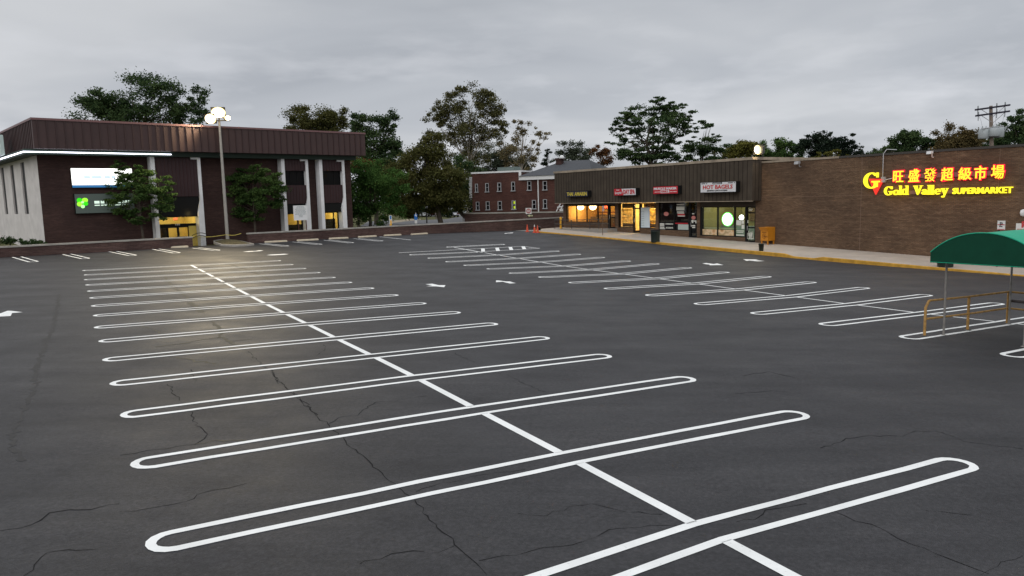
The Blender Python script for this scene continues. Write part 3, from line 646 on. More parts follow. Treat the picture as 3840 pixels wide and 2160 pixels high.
MB().lathe(FS.pt(u0 + (u1 - u0) * 0.66, -0.069, z0 + (z1 - z0) * 0.66), [(0.01, -0.2), (0.2, -0.15), (0.25, 0), (0.2, 0.15), (0.01, 0.2)], 10, sy=0.02, sx=0.02).build('pale_rose_mark', mat('pale_rose', (0.60, 0.50, 0.53), 0.8, 0.2), pp)
lamp('spa_light', shop, FS.pt(sd0 + 0.4, -1.5, fb - 0.3), 420, (1, 0.72, 0.34), 0.4)
lamp('spa_light', shop, FS.pt(s2 + 1.0, -1.4, fb - 0.3), 230, (1, 0.72, 0.34), 0.4)
mb = MB(); mb.box(FS, sd0 + 0.2, sd1 + 0.3, -1.6, -1.2, sdz, sdz + 0.95); mb.build('counter', mat('gilt_counter', (0.75, 0.50, 0.10), 0.4, 0.5), r2)
# grill (dark)
m0, m1, m2, md0, md1, m3 = [U(k8(x, 850)) for x in (338, 612, 882, 900, 1030, 1085)]
mz0, mz1, mdz = Z(k8(600, 1030)), fb - 0.03, Z(k8(960, 1160))
knee(m0, m2, mz0); pier(md1, m3); header(m0, md1, mz1 + 0.0)
window(m0, m2, mz0, mz1, [m1]); door(md0, md1, mdz, mz1, rail=[Z(k8(960, 670))])
MB().box(FS, m2, md0, -0.30, -0.03, mdz - 0.3, mz1).build('pier', M['black'], shop)
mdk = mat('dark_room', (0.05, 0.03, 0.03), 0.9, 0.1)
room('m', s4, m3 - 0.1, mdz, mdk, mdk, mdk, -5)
gs = thing('window_stickers', FS.pt((m0 + m2) / 2, -0.05, mz0), 'white lettered stickers and round red seals on the dark grill window', 'stickers')
def P8(x, y): return FS.px(k8(x, y), -0.09)
def patch(mbx, x0, y0, x1, y1, dn=0.0):
    u0, z1 = P8(x0, (y0 + y1) / 2)[0], P8((x0 + x1) / 2, y0)[1]; u1, z0 = P8(x1, (y0 + y1) / 2)[0], P8((x0 + x1) / 2, y1)[1]
    mbx.box(FS, u0, u1, -0.092, -0.080 + dn, z0, z1); return u0, u1, z0, z1
mwh = mat('vinyl_white', (0.72, 0.72, 0.66), 0.6, 0.3); mpk = mat('faded_red_vinyl', (0.55, 0.20, 0.18), 0.6, 0.3); mrd = mat('red_vinyl', (0.45, 0.02, 0.03), 0.6, 0.3)
mb = MB()

for q in ((660, 600, 805, 670), (668, 555, 800, 578), (672, 690, 797, 712), (680, 722, 800, 733), (683, 766, 815, 780)): _m = MB(); patch(_m, *q); _m.build('sticker', mwh, gs)
_m = MB(); patch(_m, 690, 925, 878, 1040); _m.build('paper_panel', mat('grey_panel', (.45, .5, .47), .7, .2), gs)
for q in ((350, 905, 440, 930), (350, 940, 440, 955), (350, 968, 440, 985), (350, 995, 455, 1018), (910, 850, 935, 880), (940, 845, 965, 900), (968, 855, 1000, 872), (1005, 850, 1025, 905), (915, 940, 940, 962), (945, 938, 1000, 960), (945, 972, 1000, 990), (945, 725, 985, 740)): _m = MB(); patch(_m, *q); _m.build('sticker', mwh, gs)
u0, u1, z0, z1 = P8(468, 985)[0], P8(600, 985)[0], P8(530, 1000)[1], P8(530, 972)[1]; letter(mb, FS, 'ACHIEVE', u0, u1, z0, z1, -0.09, 0.02)
u0, u1, z0, z1 = P8(465, 920)[0], P8(598, 920)[0], P8(530, 930)[1], P8(530, 905)[1]; letter(mb, FS, 'STRENGTH', u0, u1, z0, z1, -0.09, 0.02)
mb.build('white_lettering', mwh, gs)
for x, y, w, h in ((476, 735, 44, 38), (970, 803, 38, 34)):
    u, z = P8(x, y); ru = (P8(x + w, y)[0] - P8(x - w, y)[0]) / 2; rz = (P8(x, y - h)[1] - P8(x, y + h)[1]) / 2
    MB().prism(FS, [(u + ru * math.cos(a), z + rz * math.sin(a)) for a in np.linspace(0, 2 * math.pi, 25)[:-1]], -0.092, -0.080).build('round_seal', mpk, gs)
for q in ((682, 735, 812, 763), (640, 897, 868, 918)): _m = MB(); patch(_m, *q); _m.build('red_band', mrd, gs)
# bagel shop
b0, b1, b2, b3, bd0, bd1 = [U(k8(x, 850)) for x in (1105, 1397, 1705, 1905, 1918, 2088)]
bz0, bz1, bdz = Z(k8(1500, 1143)), Z(k8(1500, 604)), Z(k8(2000, 1247)); bzp = Z(k8(1500, 1022))
knee(m3 + 0.0, b3, bz0); MB().box(FS, m3, b0, -0.34, -0.04, bz0, bz1).build('pier', M['black'], shop)
header(m3, bd1, bz1); window(b0, b3, bz0, bz1, [b1, b2]); door(bd0, bd1, bdz, bz1, rail=[Z(k8(2000, 715)), Z(k8(2000, 985))])
MB().box(FS, b3, bd0, -0.30, -0.03, bdz - 0.3, bz1).build('pier', M['black'], shop)
MB().box(FS, bd1, UR + 0.02, -0.35, -0.01, bdz - 0.5, bz1 + 0.5).build('pier', M['brickshop'], shop, FS)
mgr = mat('olive_plaster', (0.30, 0.265, 0.11), 0.8, 0.2, var=0.12, vscale=1.0)
r4 = room('b', m3, UR - 0.15, bdz, mgr, mat('tile_floor', (0.3, 0.28, 0.22), 0.5, 0.3), mcl, -4.0)
mb = MB(); mb.box(FS, b0 + 1.7, b1 + 0.6, -3.95, -3.85, bz1 - 1.3, bz1 - 0.1).box(FS, b1 + 1.2, b2 - 0.6, -3.95, -3.85, bz1 - 0.9, bz1).build('menu_board', mat('dark_menu', (0.14, 0.09, 0.045), 0.6, 0.3, var=0.5, vscale=2), r4)
mb = MB(); mb.box(FS, b0 + 0.3, b3, -2.6, -2.0, bdz, bdz + 1.1).build('counter', mat('case_counter', (0.22, 0.26, 0.22), 0.3, 0.5), r4)
lamp('bagel_light', shop, FS.pt(b0 + 1.8, -1.6, fb - 0.2), 66, (1, 0.93, 0.70), 0.5); lamp('bagel_light', shop, FS.pt(b2, -1.8, fb - 0.2), 66, (1, 0.93, 0.70), 0.5)
food = bpy.data.materials.new('food_print'); food.use_nodes = True; t = food.node_tree; p = t.nodes['Principled BSDF']; tcn = N(t, 'ShaderNodeTexCoord')
vo = N(t, 'ShaderNodeTexVoronoi', i_Scale=1.9); t.links.new(tcn.outputs['Object'], vo.inputs[0]); t.links.new(ramp(t, vo.outputs[0], [(0.05, (0.16, 0.08, 0.03)), (0.3, (0.62, 0.36, 0.17)), (0.5, (0.74, 0.56, 0.36)), (0.75, (0.42, 0.30, 0.16))]), p.inputs['Base Color'])
for a, b, l in ((b0 + 0.1, b1 - 0.08, 'printed photo of bagels across the bottom of the first bagel shop pane'), (b1 + 0.08, b2 - 0.08, 'printed photo of sandwiches below the lit oval sign')):
    o = MB().box(FS, a, b, -0.092, -0.075, bz0 + 0.08, bzp).build('food_poster', food); tag(o, l, 'poster', 'food photos along the bagel window')
o = MB().box(FS, b0 + 0.08, b2 - 0.06, -0.40, -0.36, bzp + 0.05, bzp + 0.14).build('window_rail', mat('pale_rail', (0.55, 0.5, 0.3), 0.6, 0.3), r4)
ps = thing('door_notices', FS.pt(b3 - 0.5, -0.05, bz0), 'white paper notices taped inside the pane next to the bagel shop door', 'notices')
mb = MB()
for q in ((1745, 848, 1835, 940), (1842, 850, 1888, 915), (1842, 930, 1890, 1005), (1745, 1035, 1880, 1050), (1755, 1065, 1870, 1076), (1745, 1110, 1885, 1130)): _m = MB(); patch(_m, *q); _m.build('sheet', mwh, ps)
u0, u1, z0, z1 = P8(1968, 660)[0], P8(2040, 660)[0], P8(2000, 680)[1], P8(2000, 640)[1]
mb = MB(); letter(mb, FS, '207', u0, u1, z0, z1, -0.09, 0.02); nm = mb.build('house_number', mwh); tag(nm, 'white number 207 on the glass above the bagel shop door', 'number')
mb = MB()
for k in range(10):
    a, c = P8(1935 + 12 * k, 1040 + random.randint(0, 40)), P8(1940 + 12 * k + random.randint(-12, 12), 1130 + random.randint(0, 80))
    mb.tube([FS.pt(a[0], -0.075, a[1]), FS.pt(c[0], -0.075, c[1])], 0.02, 4)
patch(mb, 1935, 1175, 2060, 1185); patch(mb, 1932, 850, 1960, 900)
o = mb.build('door_decal', mwh); tag(o, 'white leafy decal on the lower glass of the bagel shop door', 'decal')
u, z = P8(1557, 833); ru = (P8(1648, 833)[0] - P8(1466, 833)[0]) / 2; rz = (P8(1557, 722)[1] - P8(1557, 945)[1]) / 2
ov = thing('oval_sign', FS.pt(u, -0.3, z), 'glowing white oval sign hanging in the bagel shop window', 'lit sign')
mb = MB(); mb.prism(FS, [(u + ru * math.cos(a), z + rz * math.sin(a)) for a in np.linspace(0, 2 * math.pi, 41)[:-1]], -0.34, -0.26); mb.build('face', emis('oval_white', (0.93, 1.0, 0.90), 5), ov)
mb = MB(); mb.tube([FS.pt(u + ru * 1.04 * math.cos(a), -0.27, z + rz * 1.04 * math.sin(a)) for a in np.linspace(0, 2 * math.pi, 49)], 0.04, 6, cap=False); mb.build('neon_rim', emis('green_neon', (0.15, 1.0, 0.12), 3), ov)
u, z = FS.px(k8(1838, 800), -1.2); hl = thing('hanging_lamp', FS.pt(u, -1.2, z), 'small bright white lamp hanging behind the bagel shop pane', 'lamp')
MB().lathe(FS.pt(u, -1.2, z), [(0.04, -0.18), (0.15, -0.12), (0.19, 0.0), (0.13, 0.14), (0.04, 0.2)], 12).build('bulb', emis('white_bulb', (1, 0.98, 0.9), 9), hl)
MB().tube([FS.pt(u, -1.2, z + 0.2), FS.pt(u, -1.2, fb + 0.3)], 0.012, 5).build('cord', M['black'], hl)
# ramp and railing in front of the restaurant
rA, rB = U(k7(400, 1090), 1.6), U(k7(1100, 1075), 0.3)
ram = thing('entrance_ramp', FS.pt(rB - 2, 0.8, zs(rB)), 'low concrete ramp and landing leading to the restaurant door', 'ramp')
q0 = FS.loc(g(*k7(400, 1100)) ); uu = U(k7(790, 1125), 2.0)
zl = tdz - 0.01
P_ = []
for n in (0.0, 2.0):
    P_ += [(UL + 0.3, n), (uu, n), (tD1 + 0.25, n)]
mbr = MB()
mbr.hexa([FS.pt(UL + 0.8, 0.02, zs(UL, 0) - 0.25), FS.pt(uu, 0.02, zs(uu) - 0.25), FS.pt(UL + 0.8, 1.9, zs(UL, 2) - 0.25), FS.pt(uu, 1.9, zs(uu, 2) - 0.25), FS.pt(UL + 0.8, 0.02, zs(UL, 0) + 0.005), FS.pt(uu, 0.02, zl), FS.pt(UL + 0.8, 1.9, zs(UL, 2) + 0.005), FS.pt(uu, 1.9, zl)])
mbr.hexa([FS.pt(uu + .002, 0.02, zs(uu) - 0.4), FS.pt(tD1 + .3, 0.02, zs(uu) - 0.4), FS.pt(uu + .002, 1.9, zs(uu) - 0.4), FS.pt(tD1 + .3, 1.2, zs(uu) - 0.4), FS.pt(uu + .002, 0.02, zl), FS.pt(tD1 + .3, 0.02, zl), FS.pt(uu + .002, 1.9, zl), FS.pt(tD1 + .3, 1.2, zl)])
mbr.build('slab', mat('ramp_concrete', (0.28, 0.26, 0.235), 0.9, 0.2, var=0.1, vscale=1.5), ram)
rl = thing('ramp_railing', FS.pt(uu, 1.8, zl), 'thin dark steel handrail along the restaurant ramp', 'railing')
def rz_(u): return zs(u, 2) + (zl - zs(u, 2)) * min(max((u - UL - 0.8) / (uu - UL - 0.8), 0), 1)
ra = [UL + 1.0, UL + 2.2, UL + 3.8, uu - 1.4, uu - 0.05]
for a in ra: MB().tube([FS.pt(a, 1.8, rz_(a) - 0.02), FS.pt(a, 1.8, rz_(a) + 0.92)], 0.034, 6).build('post', M['darksteel'], rl)
MB().tube([FS.pt(tD1 + 0.25, 0.95, zl), FS.pt(tD1 + 0.25, 0.95, zl + 0.92)], 0.034, 6).build('post', M['darksteel'], rl)
mb = MB()
for h in (0.92, 0.5): mb.tube([FS.pt(a, 1.8, rz_(a) + h) for a in ra] + [FS.pt(tD1 + 0.25, 0.95, zl + h)], 0.034, 6)
mb.build('rail', M['darksteel'], rl)
# --- box signs on the fascia
def boxsign(nm, c0, c1, faces, label, edge_m='black', d=0.45):
    (u0, z1), (u1, z0) = FS.px(c0, FN + d), FS.px(c1, FN + d)
    s = thing('shop_sign', FS.pt((u0 + u1) / 2, FN + 0.2, z0), label, 'shop sign', 'box signs on the brown fascia')
    MB().box(FS, u0, u1, FN + 0.014, FN + d, z0, z1).build('cabinet', M[edge_m], s)
    return s, u0, u1, z0, z1, FN + d
signwhite = mat('sign_white', (0.66, 0.66, 0.68), 0.4, 0.4); signred = mat('sign_red', (0.50, 0.022, 0.035), 0.4, 0.4); signnavy = mat('sign_navy', (0.010, 0.014, 0.060), 0.4, 0.4)
signgold = mat('sign_gold', (0.55, 0.44, 0.06), 0.5, 0.4); signblk = mat('sign_dark', (0.05, 0.05, 0.055), 0.5, 0.4)
s, u0, u1, z0, z1, n = boxsign('t', k7(300, 486), k7(642, 570), None, 'navy box sign with gold THAI AMARIN letters, farthest along the fascia')
MB().box(FS, u0 + 0.06, u1 - 0.06, n, n + 0.01, z0 + 0.05, z1 - 0.05).build('face', signnavy, s)
mb = MB(); letter(mb, FS, 'THAI', u0 + 0.16, u0 + (u1 - u0) * 0.34, z0 + .11, z1 - .11, n + 0.01, 0.03); letter(mb, FS, 'AMARIN', u0 + (u1 - u0) * 0.40, u1 - 0.14, z0 + .11, z1 - .11, n + 0.01, 0.03); mb.build('lettering', signgold, s)
s, u0, u1, z0, z1, n = boxsign('d', k7(1045, 445), k7(1386, 548), None, 'white and red box sign reading DAY SPA over the curtained windows')
um = u0 + (u1 - u0) * 0.37
MB().box(FS, u0 + 0.04, u1 - 0.04, n, n + 0.008, z0 + 0.04, z1 - 0.04).build('face', signwhite, s)
mb = MB(); mb.prism(FS, [(u0 + .03, z0 + .03), (um + 0.22, z0 + .03), (um - 0.05, z1 - .03), (u0 + .03, z1 - .03)], n + 0.008, n + 0.014); mb.build('red_panel', signred, s)
mb = MB(); letter(mb, FS, 'DAY SPA', um + 0.2, u1 - 0.12, z0 + .11, z1 - .11, n + 0.008, 0.03); mb.build('lettering', signred, s)
mb = MB(); letter(mb, FS, 'Simply', u0 + 0.35, um - 0.3, z0 + .44, z1 - .08, n + 0.014, 0.01, 0.3); letter(mb, FS, 'Springfield', u0 + 0.15, um - 0.02, z0 + .10, z0 + .36, n + 0.014, 0.01, 0.3); mb.build('script_lettering', signwhite, s)
s, u0, u1, z0, z1, n = boxsign('m', k8(236, 236), k8(690, 372), None, 'red box sign with white MUSCLE MAKER GRILL letters')
MB().box(FS, u0 + 0.04, u1 - 0.04, n, n + 0.008, z0 + 0.04, z1 - 0.04).build('face', signred, s)
mb = MB(); letter(mb, FS, 'MUSCLE MAKER', u0 + 0.12, u1 - 0.14, z0 + (z1 - z0) * 0.54, z1 - 0.12, n + 0.008, 0.045); w_ = u1 - u0
mb.box(FS, u0 + w_ * 0.31, u0 + w_ * 0.66, n + 0.008, n + 0.012, z0 + 0.1, z0 + (z1 - z0) * 0.47)
bars(mb, FS, u0 + w_ * 0.07, u0 + w_ * 0.29, z0 + 0.17, 0.05, n + 0.008, words=2); bars(mb, FS, u0 + w_ * 0.68, u1 - 0.1, z0 + 0.17, 0.05, n + 0.008, words=2); mb.build('lettering', signwhite, s)
mb = MB(); letter(mb, FS, 'GRILL', u0 + w_ * 0.34, u0 + w_ * 0.63, z0 + 0.15, z0 + (z1 - z0) * 0.43, n + 0.012, 0.03); mb.build('red_lettering', signred, s)
s, u0, u1, z0, z1, n = boxsign('b', k8(1095, 168), k8(1740, 338), None, 'large white box sign with red HOT BAGELS letters, nearest the brick wall')
w_, h_ = u1 - u0, z1 - z0
MB().box(FS, u0 + 0.03, u1 - 0.03, n, n + 0.008, z0 + 0.03, z1 - 0.03).build('face', signwhite, s)
mb = MB(); letter(mb, FS, 'HOT BAGELS', u0 + w_ * 0.08, u1 - w_ * 0.09, z0 + h_ * 0.33, z0 + h_ * 0.72, n + 0.008, 0.02); mb.build('lettering', mat('bagel_red', (0.50, 0.035, 0.03), 0.5, 0.3), s)
mb = MB(); letter(mb, FS, 'BREAKFAST-LUNCH-CATERING', u0 + w_ * 0.2, u1 - w_ * 0.23, z0 + h_ * 0.12, z0 + h_ * 0.25, n + 0.008, 0.02); bars(mb, FS, u0 + .12, u0 + w_ * .2, z1 - h_ * .17, .07, n + .008, words=1); bars(mb, FS, u1 - w_ * .22, u1 - .12, z1 - h_ * .17, .07, n + .008, words=1)
mb.box(FS, u0 + w_ * .35, u0 + w_ * .62, n + .008, n + .012, z1 - h_ * .21, z1 - h_ * .04); mb.build('dark_lettering', signblk, s)
mb = MB(); letter(mb, FS, 'SPRINGFIELD', u0 + w_ * .375, u0 + w_ * .595, z1 - h_ * .165, z1 - h_ * .085, n + .012, .01); mb.build('white_lettering', signwhite, s)
# ------------------------------------------------------------------ supermarket: long brick wall with the lit sign
sm_ = thing('supermarket', FS.pt(UR + 8, 0, zs(8) - 0.1), 'large windowless brown brick supermarket at the right edge', 'supermarket')
mt = 5.74; MR = 34.0; v0 = UR + 0.02
wl = sub(MB().box(FS, v0, MR, -16, 0.0, -2.2, mt).build('wall', M['brickshop'], sm_, FS), sm_)
uS = U(k5(1130, 1000), 0.0); zS = Z(k5(700, 912), 0.0); mb = MB()
mb.box(FS, uS - 0.02, uS + 0.02, 0.0, 0.004, zs(uS), mt - 0.02).box(FS, v0, uS - 0.02, 0.0, 0.004, zS - 0.015, zS + 0.015).box(FS, uS + 0.02, MR, 0.0, 0.004, zS - 0.015, zS + 0.015)
u2 = U(k5(2366, 500), 0.0); mb.box(FS, u2 - 0.015, u2 + 0.015, 0.0, 0.004, zS + 0.02, mt - 0.02); mb.build('brick_joint', M['seam'], wl)
uM = U(k5(940, 590), 0.0)
MB().box(FS, v0, uM, -16, 0.06, mt, mt + 0.14).build('roof_edge', M['flashing'], sm_)
MB().box(FS, uM, MR, -16, 0.06, mt, mt + 0.14).build('roof_edge', mat('dark_flashing', (0.05, 0.045, 0.04), 0.6, 0.4), sm_)
# lit sign
sg = thing('supermarket_sign', FS.pt(U(k13(1300, 400)), 0.1, Z(k13(1300, 600))), 'glowing yellow and red supermarket letters mounted high on the brick wall', 'lit sign')
ylw = emis('yellow_letter', (1.0, 0.86, 0.03), 1.25); redl = emis('red_letter', (1.0, 0.045, 0.03), 0.9); redhalo = emis('red_tube', (1.0, 0.01, 0.05), 1.1)
yel2 = emis('yellow_core', (1.0, 0.80, 0.04), 1.1)
rc_ = mat('sign_raceway', (0.20, 0.11, 0.10), 0.6, 0.3)
def P13(x, y, n=0.16): return FS.px(k13(x, y), n)
mb = MB()
for (xa, ya, xb, yb, h) in ((600, 330, 2080, 283, 66), (840, 580, 2000, 540, 52)):
    ua, za = P13(xa, ya, 0.08); ub, zb_ = P13(xb, yb, 0.08); hz = abs(P13(xa, ya - h / 2, 0.08)[1] - P13(xa, ya + h / 2, 0.08)[1]) / 2
    mb.box(FS, ua, ub, 0.0, 0.09, (za + zb_) / 2 - hz, (za + zb_) / 2 + hz)
mb.build('raceway', rc_, sg)
def gl(body, x0, x1, yt, yb_, m, bold, nm, n=0.12, d=0.10, shear=0.0):
    um = (x0 + x1) / 2; u0 = P13(x0, (yt + yb_) / 2)[0]; u1 = P13(x1, (yt + yb_) / 2)[0]; z1 = P13(um, yt)[1]; z0 = P13(um, yb_)[1]
    q = MB(); letter(q, FS, body, u0, u1, z0, z1, n, bold, shear, d); return q.build(nm, m, sg)
for ch, x0, x1, yt, yb_ in (('旺', 600, 765, 240, 420), ('盛', 832, 1002, 213, 415), ('發', 1068, 1250, 203, 408), ('超', 1325, 1515, 192, 400), ('級', 1585, 1790, 188, 385), ('市', 1825, 2015, 165, 383), ('場', 2080, 2285, 150, 368)):
    b_ = {'發': 0.0, '盛': 0.02}.get(ch, 0.045); gl(ch, x0 - 8, x1 + 8, yt - 8, yb_ + 8, redhalo, b_, 'red_outline', 0.10, 0.06)
    gl(ch, x0 + 5, x1 - 5, yt + 5, yb_ - 5, yel2, 0.0 if ch == '發' else 0.012, 'lettering', 0.165, 0.04)
# bold serif roman letters are drawn from strokes: (outline font plus slab serifs)
def serif(mbx, segs, u0, z0, w, h, n, d):
    for poly in segs: mbx.prism(FS, [(u0 + x * w, z0 + y * h) for x, y in poly], n, n + d)
def ring(cx_, cz_, rx, rz, tx, tz, a0, a1, k=18):
    o = [(cx_ + rx * math.cos(t), cz_ + rz * math.sin(t)) for t in np.linspace(a0, a1, k)]
    i = [(cx_ + (rx - tx) * math.cos(t), cz_ + (rz - tz) * math.sin(t)) for t in np.linspace(a1, a0, k)]; return o + i
def quads(mbx, pts, k, n, d):                # thick band from ring() split into convex pieces
    o, i = pts[:k], pts[k:][::-1]
    for a in range(k - 1): mbx.prism(FS, [o[a], o[a + 1], i[a + 1], i[a]], n, n + d)
def glyph(mbx, ch, x0, x1, yt, yb_, n=0.12, d=0.12):
    u0, u1 = P13(x0, (yt + yb_) / 2)[0], P13(x1, (yt + yb_) / 2)[0]; z1, z0 = P13((x0 + x1) / 2, yt)[1], P13((x0 + x1) / 2, yb_)[1]; w, h = u1 - u0, z1 - z0
    R_ = lambda *q: serif(mbx, [[(q[0], q[1]), (q[2], q[1]), (q[2], q[3]), (q[0], q[3])]], u0, z0, w, h, n, d)
    Pg = lambda *q: serif(mbx, [list(q)], u0, z0, w, h, n, d)
    def rg(cx_, cz_, rx, rz, tx, tz, a0=0, a1=2 * math.pi, k=20):
        quads(mbx, [(u0 + x * w, z0 + y * h) for x, y in ring(cx_, cz_, rx, rz, tx, tz, a0, a1, k)], k, n, d)
    if ch == 'G':
        rg(0.5, 0.5, 0.5, 0.5, 0.24, 0.09, R(42), R(318)); R_(0.80, 0.68, 0.92, 0.98); R_(0.66, 0.10, 0.88, 0.44); R_(0.52, 0.38, 1.0, 0.47)
    if ch == 'o': rg(0.5, 0.5, 0.5, 0.5, 0.27, 0.10)
    if ch == 'l': R_(0.22, 0.0, 0.78, 1.0); R_(0.0, 0.0, 1.0, 0.07); R_(0.0, 0.93, 0.3, 1.0)
    if ch == 'd': rg(0.40, 0.33, 0.40, 0.33, 0.22, 0.07); R_(0.62, 0.0, 0.90, 1.0); R_(0.88, 0.0, 1.0, 0.07); R_(0.48, 0.93, 0.64, 1.0)
    if ch == 'V': Pg((0.04, 1), (0.36, 1), (0.62, 0.22), (0.46, 0)); Pg((0.50, 0), (0.60, 0.16), (0.90, 1), (0.78, 1)); R_(0, 0.94, 0.46, 1.0); R_(0.66, 0.94, 1.0, 1.0)
    if ch == 'a': rg(0.42, 0.30, 0.42, 0.30, 0.25, 0.10); R_(0.58, 0.0, 0.90, 0.72); rg(0.45, 0.66, 0.42, 0.34, 0.22, 0.12, 0, R(170), 12); R_(0.85, 0, 1, 0.1)
    if ch == 'e': rg(0.5, 0.5, 0.5, 0.5, 0.27, 0.10, R(10), R(320)); R_(0.15, 0.44, 0.98, 0.56)
    if ch == 'y': Pg((0.05, 1), (0.40, 1), (0.66, 0.42), (0.50, 0.28)); Pg((0.82, 1), (0.95, 1), (0.45, 0.0), (0.28, 0.02)); R_(0, 0.95, 0.48, 1); R_(0.68, 0.95, 1.0, 1); rg(0.28, 0.09, 0.16, 0.09, 0.16, 0.09)
mb = MB(); glyph(mb, 'G', 172, 415, 268, 512, 0.24, 0.10); mb.build('large_letter', ylw, sg)
uA, zA = P13(245, 366, .1); uB, zB = P13(470, 366, .1); uC, zC = P13(345, 603, .1)
mb = MB(); mb.prism(FS, [(uA, zA), (uC, zC), (uB, zB), (uB - 0.32, zB), (uC + 0.01, zC + 0.62), (uA + 0.32, zA)], 0.10, 0.20); mb.prism(FS, [(uA, zA), (uB, zB), (uC, zC)], 0.08, 0.10); mb.build('red_triangle', redl, sg)
mb = MB()
for ch, x0, x1, yt, yb_ in (('G', 470, 600, 478, 614), ('o', 605, 690, 530, 610), ('l', 692, 738, 466, 606), ('d', 738, 838, 466, 606), ('V', 908, 1050, 466, 606), ('a', 1035, 1120, 520, 602), ('l', 1122, 1172, 458, 602), ('l', 1172, 1226, 458, 602), ('e', 1232, 1322, 512, 602), ('y', 1322, 1436, 505, 645)): glyph(mb, ch, x0, x1, yt, yb_)
mb.build('lettering', ylw, sg)
u0, u1 = P13(1500, 540)[0], P13(2408, 540)[0]; z0, z1 = P13(1950, 588)[1], P13(1950, 492)[1]
mb = MB(); letter(mb, FS, 'SUPERMARKET', u0, u1, z0, z1, 0.12, 0.022, 0, 0.1, P13(2400, 480)[1] * 0); mb.build('lettering', ylw, sg)
lamp('sign_glow', sg, FS.pt(P13(1300, 400)[0], 0.8, P13(1300, 400)[1]), 14, (1, 0.25, 0.08), 0.6); lamp('sign_glow', sg, FS.pt(P13(1900, 400)[0], 0.8, P13(1900, 400)[1]), 14, (1, 0.25, 0.08), 0.6)
lamp('sign_glow', sg, FS.pt(P13(700, 480)[0], 0.8, P13(700, 480)[1]), 12, (1, 0.35, 0.08), 0.6)
cd = thing('conduit_pipe', FS.pt(U(k5(1330, 740)), 0.08, mt), 'grey conduit bent over the roof edge and down to the lit sign', 'pipe')
uc, zc = FS.px(k5(1330, 560), 0.1); zc2 = Z(k5(1330, 740), 0.1)
MB().tube([FS.pt(uc + 0.5, -0.5, mt + 0.32), FS.pt(uc + 0.15, 0.0, mt + 0.36), FS.pt(uc, 0.1, mt + 0.1), FS.pt(uc, 0.1, zc2)], 0.03, 8).build('pipe', M['steel'], cd)
MB().box(FS, uc - 0.05, uc + 0.2, 0.02, 0.2, zc2 - 0.35, zc2).build('junction_box', M['steel'], cd)
MB().tube([FS.pt(uc + 0.2, 0.1, zc2 - 0.2), FS.pt(P13(600, 350)[0], 0.1, P13(600, 350)[1])], 0.02, 5).build('wire', M['white'], cd)
def flood(p, label, col, cat='floodlight', d=0.22):
    u, z = FS.px(p, 0.3); o = thing('wall_floodlight', FS.pt(u, 0.05, z), label, cat)
    MB().hexa([FS.pt(u - d, 0.16, z - d * .6), FS.pt(u + d, 0.16, z - d * .6), FS.pt(u - d * 1.2, 0.5, z - d), FS.pt(u + d * 1.2, 0.5, z - d), FS.pt(u - d, 0.16, z + d * .7), FS.pt(u + d, 0.16, z + d * .7), FS.pt(u - d * 1.2, 0.46, z + d * .5), FS.pt(u + d * 1.2, 0.46, z + d * .5)]).build('housing', col, o)
    MB().tube([FS.pt(u + .05, 0.0, z - 0.3), FS.pt(u + .05, 0.15, z - 0.3), FS.pt(u + .05, 0.22, z - .05)], 0.035, 6).build('bracket', col, o); return o
flood(k5(570, 612), 'dark unlit floodlight just under the pale roof edge', M['steel'], d=0.13); flood(k5(1745, 522), 'small white floodlight above the lit red characters', M['white'], d=0.11)
o = MB().lathe(FS.pt(U(k19(1442, 65), .1), 0.09, Z(k19(1442, 65), .1)), [(0.02, -0.2), (0.16, -0.14), (0.2, 0), (0.16, 0.14), (0.02, 0.2)], 12, sy=0.6).build('wall_lamp', M['white']); tag(o, 'round white wall lamp at the far right above the green canopy', 'lamp')
# roof floodlight that is lit
u, z = FS.px(kD(1914, 377), 0.2); rf = thing('roof_floodlight', FS.pt(u, 0.0, ft + 0.2), 'lit floodlight on the roof corner of the shop row', 'floodlight')
pc = FS.pt(u, 0.2, z)
MB().tube([FS.pt(u, 0.0, ft + 0.1), FS.pt(u, 0.0, z - 0.1), pc], 0.05, 6).build('bracket', M['darksteel'], rf)
hd = sub(MB().hexa([FS.pt(u - .28, 0.1, z - .22), FS.pt(u + .28, 0.1, z - .22), FS.pt(u - .42, 0.55, z - .36), FS.pt(u + .42, 0.55, z - .36), FS.pt(u - .28, 0.1, z + .3), FS.pt(u + .28, 0.1, z + .3), FS.pt(u - .42, 0.48, z + .36), FS.pt(u + .42, 0.48, z + .36)]).build('housing', M['darksteel'], rf), rf)
def lens(fr_o, ai, r_, u_, w, h_, par, core=0.42):
    prof = [[fr_o + ai * dd + r_ * w * rr * math.cos(t) + u_ * h_ * rr * math.sin(t) for t in np.linspace(0, 2 * math.pi, 25)[:-1]] for rr, dd in ((0.50, 0.03), (0.48, 0.09), (core, 0.13))]
    MB().add(sum(prof, []), [(i * 24 + j, i * 24 + (j + 1) % 24, (i + 1) * 24 + (j + 1) % 24, (i + 1) * 24 + j) for i in range(2) for j in range(24)], True).build('glow_rim', RIM, par)  # emissive ring added round the lens to imitate its glow
    prof = [[fr_o + ai * dd + r_ * w * rr * math.cos(t) + u_ * h_ * rr * math.sin(t) for t in np.linspace(0, 2 * math.pi, 25)[:-1]] for rr, dd in ((core, 0.13), (core * .6, 0.18), (0.05, 0.2))]
    MB().add(sum(prof, []), [(i * 24 + j, i * 24 + (j + 1) % 24, (i + 1) * 24 + (j + 1) % 24, (i + 1) * 24 + j) for i in range(2) for j in range(24)] + [tuple(range(48, 72))], True).build('lens', LENS, par)
RIM = emis('warm_glow', (1.0, 0.76, 0.32), 2.2); LENS = emis('lamp_lens', (1.0, 0.93, 0.72), 12)
